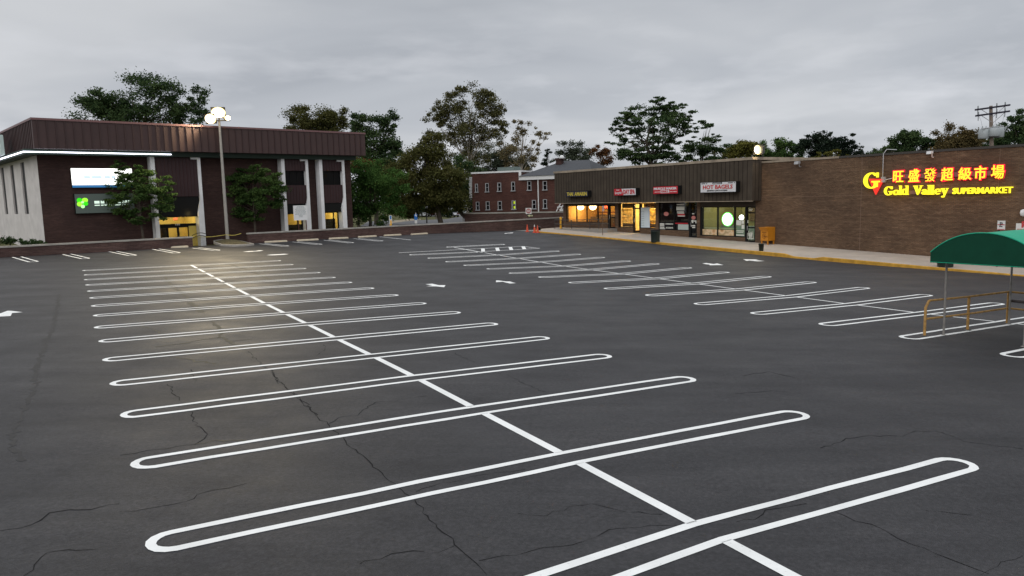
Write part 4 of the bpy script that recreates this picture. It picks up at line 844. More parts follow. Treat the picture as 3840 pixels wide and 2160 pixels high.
ai = FS.n * .9 - FS.u * .3 + np.array([0, 0, -.12]); ai /= np.linalg.norm(ai); r_ = np.cross(ai, [0, 0, 1.0]); r_ /= np.linalg.norm(r_)
lens(FS.pt(u, .5, z), ai, r_, np.cross(r_, ai), .80, .70, hd, .33)
lamp('flood_beam', rf, FS.pt(u, 0.8, z), 700, (1, 0.80, 0.48), 0.25, R(150), FS.pt(u - 2, 6, 0))

# ------------------------------------------------------------------ office building
vb = ray(3347 * DD, 443 * DD)
FO = Fr((A0 + np.array([-0.656, 0.754, 0]) * 4.0), vb)       # brick face four metres behind the low wall
off = thing('office_building', FO.pt(12, 0, 0.2), 'two storey dark brick office block under a deep maroon metal fascia', 'office')
CN, FNN = 0.75, 1.6
UO = lambda p, n=0.0: FO.px(p, n)[0]
ZO = lambda p, n=0.0: FO.px(p, n)[1]
oL, oR = UO(k1(335, 480)), UO(k2(1745, 1100)); oz0 = 0.0
fz1 = (ZO(k1(285, 112), FNN) + ZO(k2(1850, 352), FNN)) / 2; fz0 = (ZO(k1(700, 392), FNN) + ZO(k2(1700, 555), FNN)) / 2
fL, fR = UO(k1(285, 112), FNN), UO(k2(1858, 450), FNN); sz = (ZO(k2(340, 585), CN) + ZO(k2(1435, 595), CN)) / 2
M['whitewall'] = mat('white_end_wall', (0.60, 0.57, 0.55), 0.8, 0.2, var=0.12, vscale=1.0)
DEP = -22
# columns: left ones of each bay show side and front, right ones flare out at the ground floor
cols = [('L', UO(k21(290, 800), CN)), ('R', UO(k21(1522, 800), CN)), ('L', UO(k22(505, 600), CN)), ('R', UO(k22(1250, 500), CN)), ('L', UO(k22(1708, 600), CN)), ('R', UO(k22(2425, 800), CN))]
bays = []
for i, (k, ur) in enumerate(cols):
    if k == 'L': w0 = ur - 0.31; poly = [(w0, oz0), (ur, oz0), (ur, sz), (w0, sz)]
    else:
        w0 = ur - 0.42; poly = [(w0, oz0), (ur, oz0), (ur, sz), (ur - 0.24, sz), (ur - 0.24, 4.1), (w0 - 0.05, 3.1)]
        bays.append((cols[i - 1][1], ur - 0.24))
    q = MB()
    if k == 'L': q.prism(FO, poly, 0.004, CN)
    else: q.prism(FO, [poly[0], poly[1], poly[2], poly[3], poly[4], poly[5]], 0.004, CN)
    if k == 'R': q.prism(FO, [(ur - 0.75, sz - 0.16), (ur - 0.23, sz - 0.16), (ur - 0.23, sz), (ur - 0.75, sz)], 0.55, CN - 0.005)
    q.build('column', M['column'], off)
# brick body with an opening behind each bay
segs = [(oL, bays[0][0] - 0.2), (bays[0][1] + 0.2, bays[1][0] - 0.2), (bays[1][1] + 0.2, bays[2][0] - 0.2), (bays[2][1] + 0.2, oR)]
q = MB()
for a, b in segs: q.box(FO, a, b, -0.4, 0, oz0 - 0.4, fz0 + 0.4)
q.box(FO, oR - 0.4, oR, DEP, -0.4, oz0 - .4, fz0 + .4); q.box(FO, oL + 0.4, oR - 0.4, DEP, DEP + .4, oz0 - .4, fz0 + .4)
q.build('wall', M['brickoff'], off, FO)
MB().box(FO, oL + 0.02, oR - 0.02, DEP, 0.0 - 0.02, fz0 + 0.41, fz1 - 0.2).build('roof', M['shingle'], off)
FE = Fr(FO.pt(oL, 0, 0), FO.n); FE.n = -FO.u                     # left end wall
q = MB(); slots = []
for x0, x1, x0b, x1b in ((180, 211, 232, 262), (85, 120, 135, 165), (3, 36, 48, 78)):
    ua = FE.px(k1((x0 + x0b) / 2, 740))[0]; ub = FE.px(k1((x1 + x1b) / 2, 740))[0]; slots.append((ua, ub))
st, sb, smid = FE.px(k1(195, 505))[1], FE.px(k1(245, 972))[1], FE.px(k1(215, 780))[1]
dpit = slots[0][0] - slots[1][0]; wsl = sum(b - a for a, b in slots) / 3
slots = [(slots[0][0] - dpit * k, slots[0][0] - dpit * k + wsl) for k in range(7)]
edges = [-0.015] + [x for a, b in slots for x in (b, a)] + [DEP]
for i in range(0, len(edges) - 1, 2): q.box(FE, edges[i + 1], edges[i], -0.4, 0.012, oz0 - .4, fz0 + .4)
sd_ = mat('slot_dark', (0.012, 0.012, 0.013), 0.5, 0.2)
for a, b in slots:
    q.box(FE, a, b, -0.4, 0.012, oz0 - .4, sb).box(FE, a, b, -0.4, 0.012, st, fz0 + .4)
    MB().box(FE, a, b, -0.38, -0.10, sb, st).build('slot_window', sd_, off)
q.build('end_wall', M['whitewall'], off)
# fascia, ribs, lip, soffit beam, light strip
fa = sub(MB().box(FO, fL, fR, DEP - 1, FNN, fz0, fz1).build('fascia', M['maroon'], off), off)
q = MB(); u = fL + 0.3
while u < fR - 0.05: q.box(FO, u - 0.03, u + 0.03, FNN, FNN + 0.05, fz0, fz1 - 0.12); u += 0.56
n = FNN - 0.5
while n > DEP: q.box(FO, fL - 0.05, fL, n - 0.03, n + 0.03, fz0, fz1 - 0.12); n -= 0.56
q.build('rib', mat('maroon_rib', (0.042, 0.021, 0.021), 0.5, 0.4), fa)
MB().box(FO, fL - 0.07, fR + 0.05, FNN - 0.05, FNN + 0.07, fz1 - 0.12, fz1 + 0.03).box(FO, fL - 0.07, fL + 0.03, DEP, FNN - 0.05, fz1 - 0.12, fz1 + 0.03).build('roof_lip', M['maroonlip'], fa)
MB().box(FO, oL - 0.9, fR - 0.7, 0.01, CN + 0.25, sz + 0.003, fz0 - 0.004).box(FO, oL - 0.9, oL - 0.02, DEP, 0.01, sz + 0.003, fz0 - 0.004).build('soffit_beam', M['beam'], off)
# column tops meet the beam; the white light strip runs along its edge
u1 = UO(k1(1550, 432), CN + 0.3); zl1 = ZO(k1(1100, 424), CN + 0.3)
q = MB().box(FO, oL - 0.98, u1, CN + 0.26, CN + 0.34, zl1 - 0.035, zl1 + 0.035); q.box(FO, oL - 0.98, oL - 0.91, DEP, CN + 0.26, zl1 - 0.035, zl1 + 0.035)
q.build('light_strip', emis('strip_white', (0.86, 0.86, 1.0), 4.5), off)
# bays: ribbed maroon panels, dark windows, lit ground floor
pan = M['panel']
lit = mat('yellow_lobby_wall', (0.70, 0.55, 0.23), 0.8, 0.2, var=0.1, vscale=0.8)
for i, (a, b) in enumerate(bays):
    PN = CN - 0.12; b1_ = b - 0.004; a1 = a + 0.004
    z3, z4 = 3.35, 4.05
    if i == 0: parts = [(z4 + 0.35, sz - 0.01)]
    else:
        zt, zb2 = ZO(k2(1220, 700), PN), ZO(k2(1220, 832), PN); zq = ZO(k2(1220, 1000), PN); z4 = zq
        parts = [(zt, sz - 0.01), (zq, zb2)]
        w_ = sub(MB().box(FO, a1, b1_, PN - 0.42, PN - 0.3, zb2, zt).build('upper_window', mat('unlit_window', (0.004, 0.004, 0.005), 0.35, 0.12), off), off)
        mu_ = MB()
        for k in range(1, 3): mu_.box(FO, a1 + (b1_ - a1) * k / 3 - .03, a1 + (b1_ - a1) * k / 3 + .03, PN - 0.3, PN - 0.26, zb2, zt)
        mu_.build('frame', M['black'], w_)
    for za, zb3 in parts:
        p_ = sub(MB().box(FO, a1, b1_, PN - 0.5, PN, za, zb3).build('panel', pan, off), off); q = MB(); u = a1 + 0.2
        while u < b1_ - 0.1: q.box(FO, u - 0.02, u + 0.02, PN, PN + 0.03, za, zb3); u += 0.28
        q.build('rib', mat('panel_rib', (0.048, 0.020, 0.020), 0.6, 0.3), p_)
    zg = ZO(k21(1000, 455), -0.1) if i == 0 else ZO(k22(1900, 470), -0.1)
    top = parts[0][0] if i == 0 else parts[1][0]
    MB().box(FO, a1, b1_, -0.4, PN - 0.05, zg, top - 0.002).build('dark_band', M['black'], off)
    lb = sub(MB().box(FO, a - 0.3, b + 0.3, -4.2, -4.1, oz0, zg + 0.3).box(FO, a - 0.35, a - 0.3, -4.1, -0.41, oz0, zg + 0.3).box(FO, b + 0.3, b + 0.35, -4.1, -0.41, oz0, zg + 0.3).build('lobby', lit, off), off)
    MB().box(FO, a - 0.3, b + 0.3, -4.1, -0.41, oz0 - 0.1, oz0 + 0.02).build('floor', mfl, lb); MB().box(FO, a - 0.3, b + 0.3, -4.1, -0.41, zg + 0.3, zg + 0.35).build('ceiling', mcl, lb)
    q = MB()
    if i == 0:
        zd0, zd1 = ZO(k21(900, 745), -0.1), ZO(k21(900, 640), -0.1); q.box(FO, a1, b1_, -0.2, -0.05, zd0, zd1)
        for x0, x1 in ((478, 520), (758, 812), (1050, 1072)): q.box(FO, UO(k21(x0, 850), -0.1), UO(k21(x1, 850), -0.1), -0.18, -0.07, oz0, zd0)
    else:
        q.box(FO, a1, a1 + 0.08, -0.2, -0.05, oz0, zg).box(FO, b1_ - 0.25, b1_, -0.2, -0.05, oz0, zg).box(FO, a1 + .08, b1_ - .25, -0.2, -0.05, zg - 0.08, zg)
        q.box(FO, (a1 + b1_) / 2 + 0.3, (a1 + b1_) / 2 + 0.36, -0.2, -0.05, oz0, zg - .08)
    e_ = sub(q.build('entrance' if i == 0 else 'shop_window', M['black'], off), off)
    MB().box(FO, a1, b1_, -0.13, -0.12, oz0, zg).build('pane', M['glass2'], e_)
    q = MB()
    if i == 1: q.box(FO, a + 0.3, a + 2.0, -1.2, -0.6, oz0 + .6, oz0 + 1.7).box(FO, a + 2.3, a + 2.9, -1.1, -0.6, oz0, oz0 + 1.3)
    if i == 2: q.box(FO, a + 0.25, a + 1.6, -0.5, -0.3, oz0 + 0.9, oz0 + 2.1)
    if i == 0: q.box(FO, a + 0.8, a + 1.3, -2.0, -1.5, oz0, oz0 + 2.0).box(FO, a + 2.2, a + 3.0, -2.5, -2.0, oz0, oz0 + 1.1)
    q.build('furniture', mat('dark_furniture', (0.05, 0.035, 0.02), 0.6, 0.3), lb)
    lamp('lobby_light', off, FO.pt((a + b) / 2, -2.0, zg - 0.1), (135, 60, 80)[i], (1, 0.82, 0.42), 0.4)
# yellow door leaf lit beside the entrance, number plate and exit light
xa, xb = UO(k21(1085, 850), 0.02), UO(k21(1340, 850), 0.02)
MB().box(FO, xa, xb, -0.04, 0.02, oz0 + 0.05, ZO(k21(1200, 700), 0.02)).build('door', mat('yellow_door', (0.70, 0.52, 0.12), 0.5, 0.3), off)
lamp('entrance_light', off, FO.pt((xa + xb) / 2 - 0.5, 0.55, 3.0), 26, (1, 0.75, 0.3), 0.15)
q = MB(); letter(q, FO, '155', UO(k21(705, 660), -.04), UO(k21(832, 660), -.04), ZO(k21(770, 686), -.04), ZO(k21(770, 645), -.04), -0.05, 0.03); q.build('number', M['white'], off)
q = MB(); letter(q, FO, 'EXIT', UO(k21(655, 515), -.8), UO(k21(775, 515), -.8), ZO(k21(715, 550), -.8), ZO(k21(715, 478), -.8), -0.8, 0.04); q.build('exit_lettering', emis('exit_red', (1, 0.08, 0.05), 1.5), off)
# signs on the office
def osign(c0, c1, label, cm, n0=0.02, n1=0.22):
    u0, z1 = FO.px(c0, n1); u1, z0 = FO.px(c1, n1); s = thing('wall_sign', FO.pt((u0 + u1) / 2, 0.1, z0), label, 'wall sign', 'signs on the office brick wall')
    MB().box(FO, u0, u1, n0, n1, z0, z1).build('cabinet', cm, s); return s, u0, u1, z0, z1, n1
s, u0, u1, z0, z1, n = osign(k1(640, 558), k1(1205, 728), 'bright white lit sign with a blue stripe, upper of two on the office wall', M['black'])
zb4 = z0 + (z1 - z0) * 0.13
MB().box(FO, u0, u1, n, n + 0.02, zb4, z1).build('lit_face', emis('sign_glow_white', (1.0, 1.0, 0.94), 2.2), s); MB().box(FO, u0, u1, n, n + 0.02, z0, zb4).build('blue_stripe', emis('sign_blue', (0.05, 0.22, 0.50), 0.6), s)
q = MB(); bars(q, FO, u0 + .8, u1 - 1.2, z0 + (z1 - z0) * .46, .22, n + .02, words=3); bars(q, FO, u0 + .8, u1 - 1.2, z0 + (z1 - z0) * .36, .10, n + .02, words=4); q.build('lettering', emis('pale_blue', (0.62, 0.76, 0.90), 1.0), s)
s, u0, u1, z0, z1, n = osign(k1(668, 788), k1(1225, 955), 'dark grey sign with a glowing green leaf emblem, lower of two on the office wall', M['black'])
MB().box(FO, u0 + .03, u1 - .03, n, n + 0.02, z0 + .03, z1 - .03).build('face', mat('grey_green_face', (0.09, 0.11, 0.10), 0.5, 0.3, emit=(0.2, 0.3, 0.25), es=0.05), s)
uc, zc = FO.px(k1(745, 868), n)
for k, (r_, dx, dz, tone) in enumerate(((.18, -.18, .16, 0), (.20, .18, .17, 1), (.17, -.20, -.11, 1), (.18, .19, -.09, 0), (.13, 0, -.29, 2), (.10, 0, .02, 2))):
    q = MB(); q.prism(FO, [(uc + dx + r_ * math.cos(t), zc + dz + r_ * (.85 if k % 2 else 1) * math.sin(t)) for t in np.linspace(0, 2 * math.pi, 17)[:-1]], n + .02 + k * .004, n + .06 + k * .004)
    q.build('leaf_petal', (emis('leaf_green', (0.04, 0.75, 0.01), .9), emis('leaf_lime', (0.40, 1.0, 0.05), 1.0), emis('leaf_pale', (0.45, 1.0, 0.35), 1.2))[tone], s)
q = MB(); bars(q, FO, uc + .8, u1 - .3, zc - .10, .20, n + .02, words=6); bars(q, FO, uc + .8, u1 - .5, zc - .26, .07, n + .02, words=5); q.build('lettering', emis('sign_white_glow', (0.8, 1.0, 0.85), 0.8), s)
# corner sign glimpsed at the left edge
u, z = FE.px(k1(8, 345), 1.2); o = MB().box(FE, u - 1.6, u, 1.0, 1.25, z - 0.75, z + 0.75).build('fascia_sign', mat('pale_sign', (0.55, 0.66, 0.62), 0.5, 0.3)); tag(o, 'pale sign box cut off at the left edge of the picture', 'sign')

# ------------------------------------------------------------------ low brick walls with concrete caps
gapL, gapR = FW.loc(g(*kD(482, 620)))[0], FW.loc(g(*kD(623, 612)))[0]
def lowwall(a, b, label, dn=0.0):
    w = thing('brick_wall', FW.pt((a + b) / 2, -0.1, 0.3), label, 'low wall', 'low brick walls round the parking lot')
    k = max(2, int((b - a) / 3)); q = MB(); q.box(FW, a, b, -0.32, 0.0, -0.8, 1.20 + dn); q.build('brickwork', M['brickwall'], w, FW)
    q = MB()
    for i in range(k): q.box(FW, a - .03 + (b - a + .06) * i / k + .004, a - .03 + (b - a + .06) * (i + 1) / k - .004, -0.37, 0.05, 1.20 + dn, 1.31 + dn)
    q.build('cap', M['wallcap'], w)
lowwall(-22, gapL, 'low brick wall with pale cap, left of the walkway gap'); wr = FW.loc(g(*kD(1267, 580.6)))[0]
lowwall(gapR, 58, 'long brick wall with pale cap, running from the lamp post to the shops', 0.06)
# ------------------------------------------------------------------ lot furniture
st0 = None
STOPS = [(k10(-150, 322), k10(98, 312), 'dark stained wheel stop cut off at the left edge of the picture'), (k10(290, 308), k10(620, 290), 'wheel stop second from the left end of the low wall'),
 (k10(790, 285), k10(1118, 264), 'wheel stop third from the left, mid way along the left wall'), (k10(1280, 256), k10(1575, 240), 'wheel stop fourth from the left, before the walkway wall end'),
 (k10(1742, 232), k10(2022, 222), 'wheel stop at the right end of the left wall, beside the walkway gap'), (k11(432, 182), k11(685, 170), 'wheel stop just right of the planted lamp post island'),
 (k11(798, 164), k11(1040, 152), 'wheel stop below the white notice board'), (k11(1163, 143), k11(1380, 133), 'wheel stop right of the notice board, near the last white columns'),
 (k11(1495, 124), k11(1700, 113), 'wheel stop left of the yellow sign bollard'), (k11(1788, 107), k11(1980, 97), 'wheel stop standing in front of the yellow sign bollard'),
 (k11(2097, 94), k11(2280, 83), 'wheel stop in front of the blue parking sign')]
for i, (a, b, l) in enumerate(STOPS):
    a, b = g(*a), g(*b); d = (b - a)[:2]; fr_ = Fr(a, d); L_ = float(np.linalg.norm(d)); L_ = min(L_, 2.6)
    o = thing('wheel_stop', gz(a, 0), l, 'wheel stop', 'concrete wheel stops along the low wall'); z = (G(*a[:2]) + G(*b[:2])) / 2
    q = MB(); ch = 0.04
    prof = [(-0.10, 0), (-0.085, 0.10), (-0.055, 0.135), (0.055, 0.135), (0.085, 0.10), (0.10, 0)]
    vs = []
    for u, sc in ((0, 0.8), (0.05, 1), (L_ - 0.05, 1), (L_, 0.8)):
        vs += [fr_.pt(u, n, z + h * (sc if h else 1) - 0.01) for n, h in prof]
    fs = [(i_ * 6 + k, i_ * 6 + k + 1, i_ * 6 + 6 + k + 1, i_ * 6 + 6 + k) for i_ in range(3) for k in range(5)] + [tuple(range(6)), tuple(range(18, 24))]
    q.add(vs, fs).build('block', M['stop'], o)
    q = MB()
    for u in (0.3, L_ - 0.3): q.lathe(fr_.pt(u, 0, z + 0.123), [(0.02, 0), (0.02, 0.006)], 6)
    q.build('pin', M['darksteel'], o)
# lamp post on a planted island
pb = g(*kD(573, 609)); isl = thing('planter_island', gz(pb, 0), 'kerbed planting island of mulch round the foot of the lamp post', 'planter')
out = [k11(-150, 190), k11(-60, 222), k11(60, 228), k11(200, 224), k11(315, 212), k11(250, 196), k11(160, 176), k11(40, 165), k11(-60, 160), k11(-150, 175)]
P_ = [g(*p)[:2] for p in out]; P_ = [np.array(p) for p in P_]; cen = sum(P_) / len(P_)
def loop(sc, dz): return [gz(cen + (p - cen) * sc, dz) for p in P_]
k = len(P_); vs = loop(1.0, -0.05) + loop(0.99, 0.14) + loop(0.92, 0.15) + loop(0.90, 0.05)
MB().add(vs, [(r_ * k + i, r_ * k + (i + 1) % k, (r_ + 1) * k + (i + 1) % k, (r_ + 1) * k + i) for r_ in range(3) for i in range(k)]).build('kerb', M['wallcap'], isl)
vs = loop(0.92, 0.10) + loop(0.5, 0.26) + [gz(cen, 0.32)]
MB().add(vs, [(i, (i + 1) % k, k + (i + 1) % k, k + i) for i in range(k)] + [(k + i, k + (i + 1) % k, 2 * k) for i in range(k)], True).build('mulch', M['mulch'], isl)
lp = thing('lamp_post', gz(pb, 0), 'tall grey parking lot lamp post with three lit floodlight heads', 'lamp post')
top = atY(*kD(557, 302), pb[1]); zt = top[2]
MB().tube([gz(pb, 0), gz(pb, 5), (pb[0], pb[1], zt)], [0.14, 0.12, 0.085], 12).lathe(gz(pb, 0), [(0.26, 0), (0.26, 0.12), (0.19, 0.16)], 12).build('pole', mat('lamp_pole_paint', (0.36, 0.34, 0.31), 0.6, 0.3, var=0.1, vscale=2), lp)
pt = np.array([pb[0], pb[1], zt]); heads = []
MB().tube([pt + [-0.9, -0.1, -0.05], pt + [0.9, -0.1, -0.05]], 0.05, 8).tube([pt, pt + [0, 0, 0.8]], 0.06, 8).build('cross_arm', M['darksteel'], lp)
for dx, dz, w, aim in ((-0.56, 0.10, 1.0, (-8, -30, -10)), (0.08, 0.58, 1.1, (6, -26, -11)), (0.74, 0.14, 0.5, (30, -20, -9))):  # glare built into the shape: heads oversized and bunched into one bright blob
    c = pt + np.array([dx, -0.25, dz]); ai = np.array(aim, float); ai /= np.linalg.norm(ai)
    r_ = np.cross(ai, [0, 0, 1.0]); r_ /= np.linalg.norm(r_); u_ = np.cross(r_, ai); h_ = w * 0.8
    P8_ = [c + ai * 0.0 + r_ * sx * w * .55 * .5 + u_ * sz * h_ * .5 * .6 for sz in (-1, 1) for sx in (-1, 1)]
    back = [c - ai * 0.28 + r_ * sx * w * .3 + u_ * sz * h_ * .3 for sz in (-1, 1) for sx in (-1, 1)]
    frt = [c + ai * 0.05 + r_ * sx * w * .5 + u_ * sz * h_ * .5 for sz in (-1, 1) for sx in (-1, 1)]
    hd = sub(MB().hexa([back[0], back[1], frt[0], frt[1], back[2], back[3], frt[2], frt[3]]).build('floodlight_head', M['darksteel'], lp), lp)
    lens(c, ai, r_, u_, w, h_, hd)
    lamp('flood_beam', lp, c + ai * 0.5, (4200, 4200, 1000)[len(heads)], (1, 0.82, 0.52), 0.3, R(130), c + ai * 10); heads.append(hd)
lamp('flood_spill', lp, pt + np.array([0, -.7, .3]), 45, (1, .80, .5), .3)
# walkway gate, warning tape
gp = g(*k21(1180, 1275)); gq = g(*k21(1560, 1262)); FG = Fr(gp, (gq - gp)[:2]); Lg = float(np.linalg.norm((gq - gp)[:2]))
gt = thing('walkway_gate', gz(gp, 0), 'low black arched iron gate across the walkway gap', 'gate'); zg0 = G(*gp[:2])
q = MB()
for h in (0.62, 0.82): q.tube([FG.pt(Lg * t, -0.15, zg0 + h + 0.22 * math.sin(math.pi * min(t * 0.75 + 0.05, 1))) for t in np.linspace(0, 1, 12)], 0.025, 6)
q.build('arched_rail', M['black'], gt); q = MB()
for t in np.linspace(0.02, 0.98, 14): q.tube([FG.pt(Lg * t, -0.15, zg0 - .1), FG.pt(Lg * t, -0.15, zg0 + 0.62 + 0.22 * math.sin(math.pi * min(t * .75 + .05, 1)))], 0.013, 5)
q.build('picket', M['black'], gt)
t0 = atY(*k21(1150, 992), gp[1] + 0.5); t1 = atY(*k21(2090, 940), pb[1] - 0.2); t2 = atY(*k2(735, 1268), FW.pt(gapR, 0.1, 0)[1])
q = MB()
for a, b in ((t0, t1), (t1, t2)):
    for i in range(12):
        p0, p1 = a + (b - a) * i / 12, a + (b - a) * (i + 1) / 12; s0_, s1_ = -0.10 * math.sin(math.pi * i / 12), -0.10 * math.sin(math.pi * (i + 1) / 12)
        q.hexa([p0 + [0, 0, s0_ - .02], p1 + [0, 0, s1_ - .02], p0 + [0, .004, s0_ - .02], p1 + [0, .004, s1_ - .02], p0 + [0, 0, s0_ + .02], p1 + [0, 0, s1_ + .02], p0 + [0, .004, s0_ + .02], p1 + [0, .004, s1_ + .02]])
o = q.build('barrier_tape', mat('yellow_tape', (0.75, 0.62, 0.15), 0.5, 0.3)); tag(o, 'yellow tape strung past the lamp post across the walkway', 'tape')
# notice board
na, nb = FW.loc(FW.pt(0, 0, 0))[0], 0
FB = Fr(FW.pt(0, -0.9, 0), FW.u); 
(ua, za), (ub, zb2) = FB.px(k22(680, 268)), FB.px(k22(1150, 728))
o = thing('notice_board', FB.pt((ua + ub) / 2, 0, 0.3), 'white notice board with lines of grey text on two thin posts behind the wall', 'notice board')
MB().box(FB, ua, ub, -0.03, 0.03, zb2, za).build('board', M['white'], o)
q = MB()
for k_, w_ in enumerate((.5, .62, .78, .7, .8, .74, .82, .3, .25)): bars(q, FB, ua + (ub - ua) * (1 - w_) / 2, ub - (ub - ua) * (1 - w_) / 2, za - (za - zb2) * (0.10 + 0.085 * k_), 0.05, 0.031, words=4)
q.build('lettering', mat('faded_ink', (0.40, 0.44, 0.44), 0.8, 0.2), o)
q = MB()
for u in (ua + 0.42, ub - 0.12): q.box(FB, u - .03, u + .03, -0.08, -0.031, 0.0, za - .2)
q.build('post', mat('rusty_post', (0.11, 0.05, 0.035), 0.8, 0.2), o)
# signs
def roadsign(px_base, px_lo, px_hi, w_px, name, label, parts, post_m, fr_=None, r=0.03, postpx=None, cat='sign'):
    b = g(*px_base); fr_ = Fr((b[0], b[1]), (1, 0.0)) if fr_ is None else Fr((b[0], b[1]), fr_)
    zt_ = fr_.px(px_hi)[1]; o = thing(name, gz(b, 0), label, cat)
    MB().tube([gz(b, -0.05), (b[0], b[1], zt_)], r, 8).build('post', post_m, o); return o, fr_, zt_
def plate(o, fr_, c0, c1, m, n=0.05, name='plate', th=0.012):
    (u0, z1), (u1, z0) = fr_.px(c0, n), fr_.px(c1, n); MB().box(fr_, u0, u1, n - th, n, z0, z1).build(name, m, o); return u0, u1, z0, z1
spl = mat('sign_plate_white', (0.70, 0.70, 0.68), 0.5, 0.4); sblue = mat('sign_plate_blue', (0.025, 0.16, 0.50), 0.5, 0.4); sgreen = mat('sign_green', (0.03, 0.22, 0.10), 0.5, 0.4)
o, f_, _z = roadsign(k20(345, 1440), None, k20(338, 1080), 0, 'accessible_parking_sign', 'white accessible parking sign on a yellow bollard before the wall', None, M['steel'], FW.u)
b_ = g(*k20(345, 1440)); MB().lathe(gz(b_, 0), [(0.105, 0), (0.105, 1.25), (0.08, 1.31), (0.02, 1.33)], 12).build('bollard', M['bollard'], o)
u0, u1, z0, z1 = plate(o, f_, k20(303, 1078), k20(365, 1172), spl, 0.06); MB().box(f_, u0 + .1, u1 - .08, 0.06, 0.068, z0 + .12, z0 + .42).build('blue_symbol', sblue, o); MB().box(f_, u0 + .05, u1 - .05, 0.06, 0.066, z1 - .16, z1 - .08).build('lettering', sgreen, o)
u0, u1, z0, z1 = plate(o, f_, k20(312, 1178), k20(366, 1242), spl, 0.06, 'lower_plate')
o, f_, _z = roadsign(k20(838, 1415), None, k20(826, 1055), 0, 'accessible_parking_sign', 'blue accessible parking sign on a grey post before the wall', None, M['steel'], FW.u, 0.085)
u0, u1, z0, z1 = plate(o, f_, k20(793, 1055), k20(856, 1162), sblue, 0.11); q = MB(); q.lathe(f_.pt((u0 + u1) / 2, 0.11, z0 + .32), [(0.02, 0), (0.10, 0.01), (0.10, 0.10), (0.02, 0.11)], 10, sy=0.1).tube([f_.pt((u0 + u1) / 2, 0.12, z0 + .4), f_.pt((u0 + u1) / 2, 0.12, z0 + .7)], 0.03, 6); bars(q, f_, u0 + .06, u1 - .06, z1 - .14, .06, .11, words=2); q.build('white_symbol', spl, o)
plate(o, f_, k20(803, 1166), k20(852, 1228), spl, 0.11, 'lower_plate')
o, f_, _z = roadsign(k12(1925, 628), None, k12(1912, 318), 0, 'do_not_enter_sign', 'square do not enter sign with red disc above a left pointing arrow plate', None, M['darksteel'], (1, -0.1), 0.035)
u0, u1, z0, z1 = plate(o, f_, k12(1866, 318), k12(1954, 404), spl, 0.05); uc, zc = (u0 + u1) / 2, (z0 + z1) / 2; rr = (u1 - u0) * .42
MB().prism(f_, [(uc + rr * math.cos(t), zc + rr * math.sin(t)) for t in np.linspace(0, 2 * math.pi, 29)[:-1]], 0.05, 0.058).build('red_disc', mat('sign_red_disc', (0.34, 0.05, 0.045), 0.5, 0.4), o)
q = MB(); q.box(f_, uc - rr * .78, uc + rr * .78, 0.058, 0.064, zc - rr * .16, zc + rr * .16); letter(q, f_, 'DO NOT', uc - rr * .55, uc + rr * .55, zc + rr * .32, zc + rr * .62, 0.058, 0.02, 0, .008); letter(q, f_, 'ENTER', uc - rr * .5, uc + rr * .5, zc - rr * .62, zc - rr * .32, 0.058, 0.02, 0, .008); q.build('lettering', spl, o)
u0, u1, z0, z1 = plate(o, f_, k12(1888, 410), k12(1978, 452), M['black'], 0.05, 'arrow_plate')
q = MB(); zc = (z0 + z1) / 2; hh = (z1 - z0); q.prism(f_, [(u0 + .03, zc), (u0 + .28, zc + hh * .42), (u0 + .28, zc + hh * .22), (u1 - .04, zc + hh * .22), (u1 - .04, zc - hh * .22), (u0 + .28, zc - hh * .22), (u0 + .28, zc - hh * .42)], 0.05, 0.056); q.build('arrow', mat('faded_yellow', (0.62, 0.60, 0.36), 0.6, 0.3), o)
q = MB(); letter(q, f_, 'ONE WAY', u0 + .36, u1 - .1, zc - hh * .14, zc + hh * .14, 0.056, 0.02, 0, .006); q.build('dark_lettering', M['black'], o)
o, f_, _z = roadsign(k7(870, 1192), None, k7(872, 712), 0, 'fire_lane_sign', 'thin rusty post with a small faded sign at the kerb before the restaurant', None, mat('rust_brown_post', (0.12, 0.08, 0.055), 0.8, 0.2), FS.u, 0.03)
plate(o, f_, k7(862, 712), k7(892, 795), mat('faded_plate', (0.42, 0.34, 0.36), 0.6, 0.3), 0.05)
o, f_, _z = roadsign(k19(1077, 850), None, k19(1120, 180), 0, 'kerb_sign', 'small white sign with red lines on a green post behind the canopy', None, M['bin'], FS.u, 0.035)
u0, u1, z0, z1 = plate(o, f_, k19(1090, 172), k19(1190, 298), spl, 0.06); q = MB(); q.box(f_, u0 + .02, u1 - .02, .06, .068, z0 + (z1 - z0) * .52, z0 + (z1 - z0) * .6).box(f_, u0 + .02, u1 - .02, .06, .068, z0 + .01, z0 + .04); q.build('red_line', signred, o)
q = MB(); letter(q, f_, 'P', (u0 + u1) / 2 - .07, (u0 + u1) / 2 + .07, z1 - .26, z1 - .08, .06, .02, 0, .01); bars(q, f_, u0 + .12, u1 - .12, z0 + .28, .05, .06, words=1); bars(q, f_, u0 + .1, u1 - .1, z0 + .16, .05, .06, words=1); q.build('lettering', signblk, o)
u0, z1 = FS.px(k19(1342, 208), 0.05); u1 = u0 + 2.4; z0 = FS.px(k19(1342, 332), 0.05)[1]
o = thing('wall_notice', FS.pt(u0, 0, z0), 'white wall notice with red lettering cut off at the right edge', 'notice'); MB().box(FS, u0, u1, 0.006, 0.05, z0, z1).build('plate', spl, o)
q = MB(); uR = FS.px(k19(1415, 270), 0.05)[0]; letter(q, FS, 'R', uR, uR + .34, z0 + .28, z0 + .62, 0.05, 0.04, 0, .012); q.box(FS, u0 + .06, u1 - .06, .05, .058, z0 + .17, z0 + .2).box(FS, u0 + .06, u1 - .06, .05, .058, z0 + .07, z0 + .1); q.build('lettering', mat('notice_red', (0.5, 0.06, 0.06), 0.5, 0.3), o)
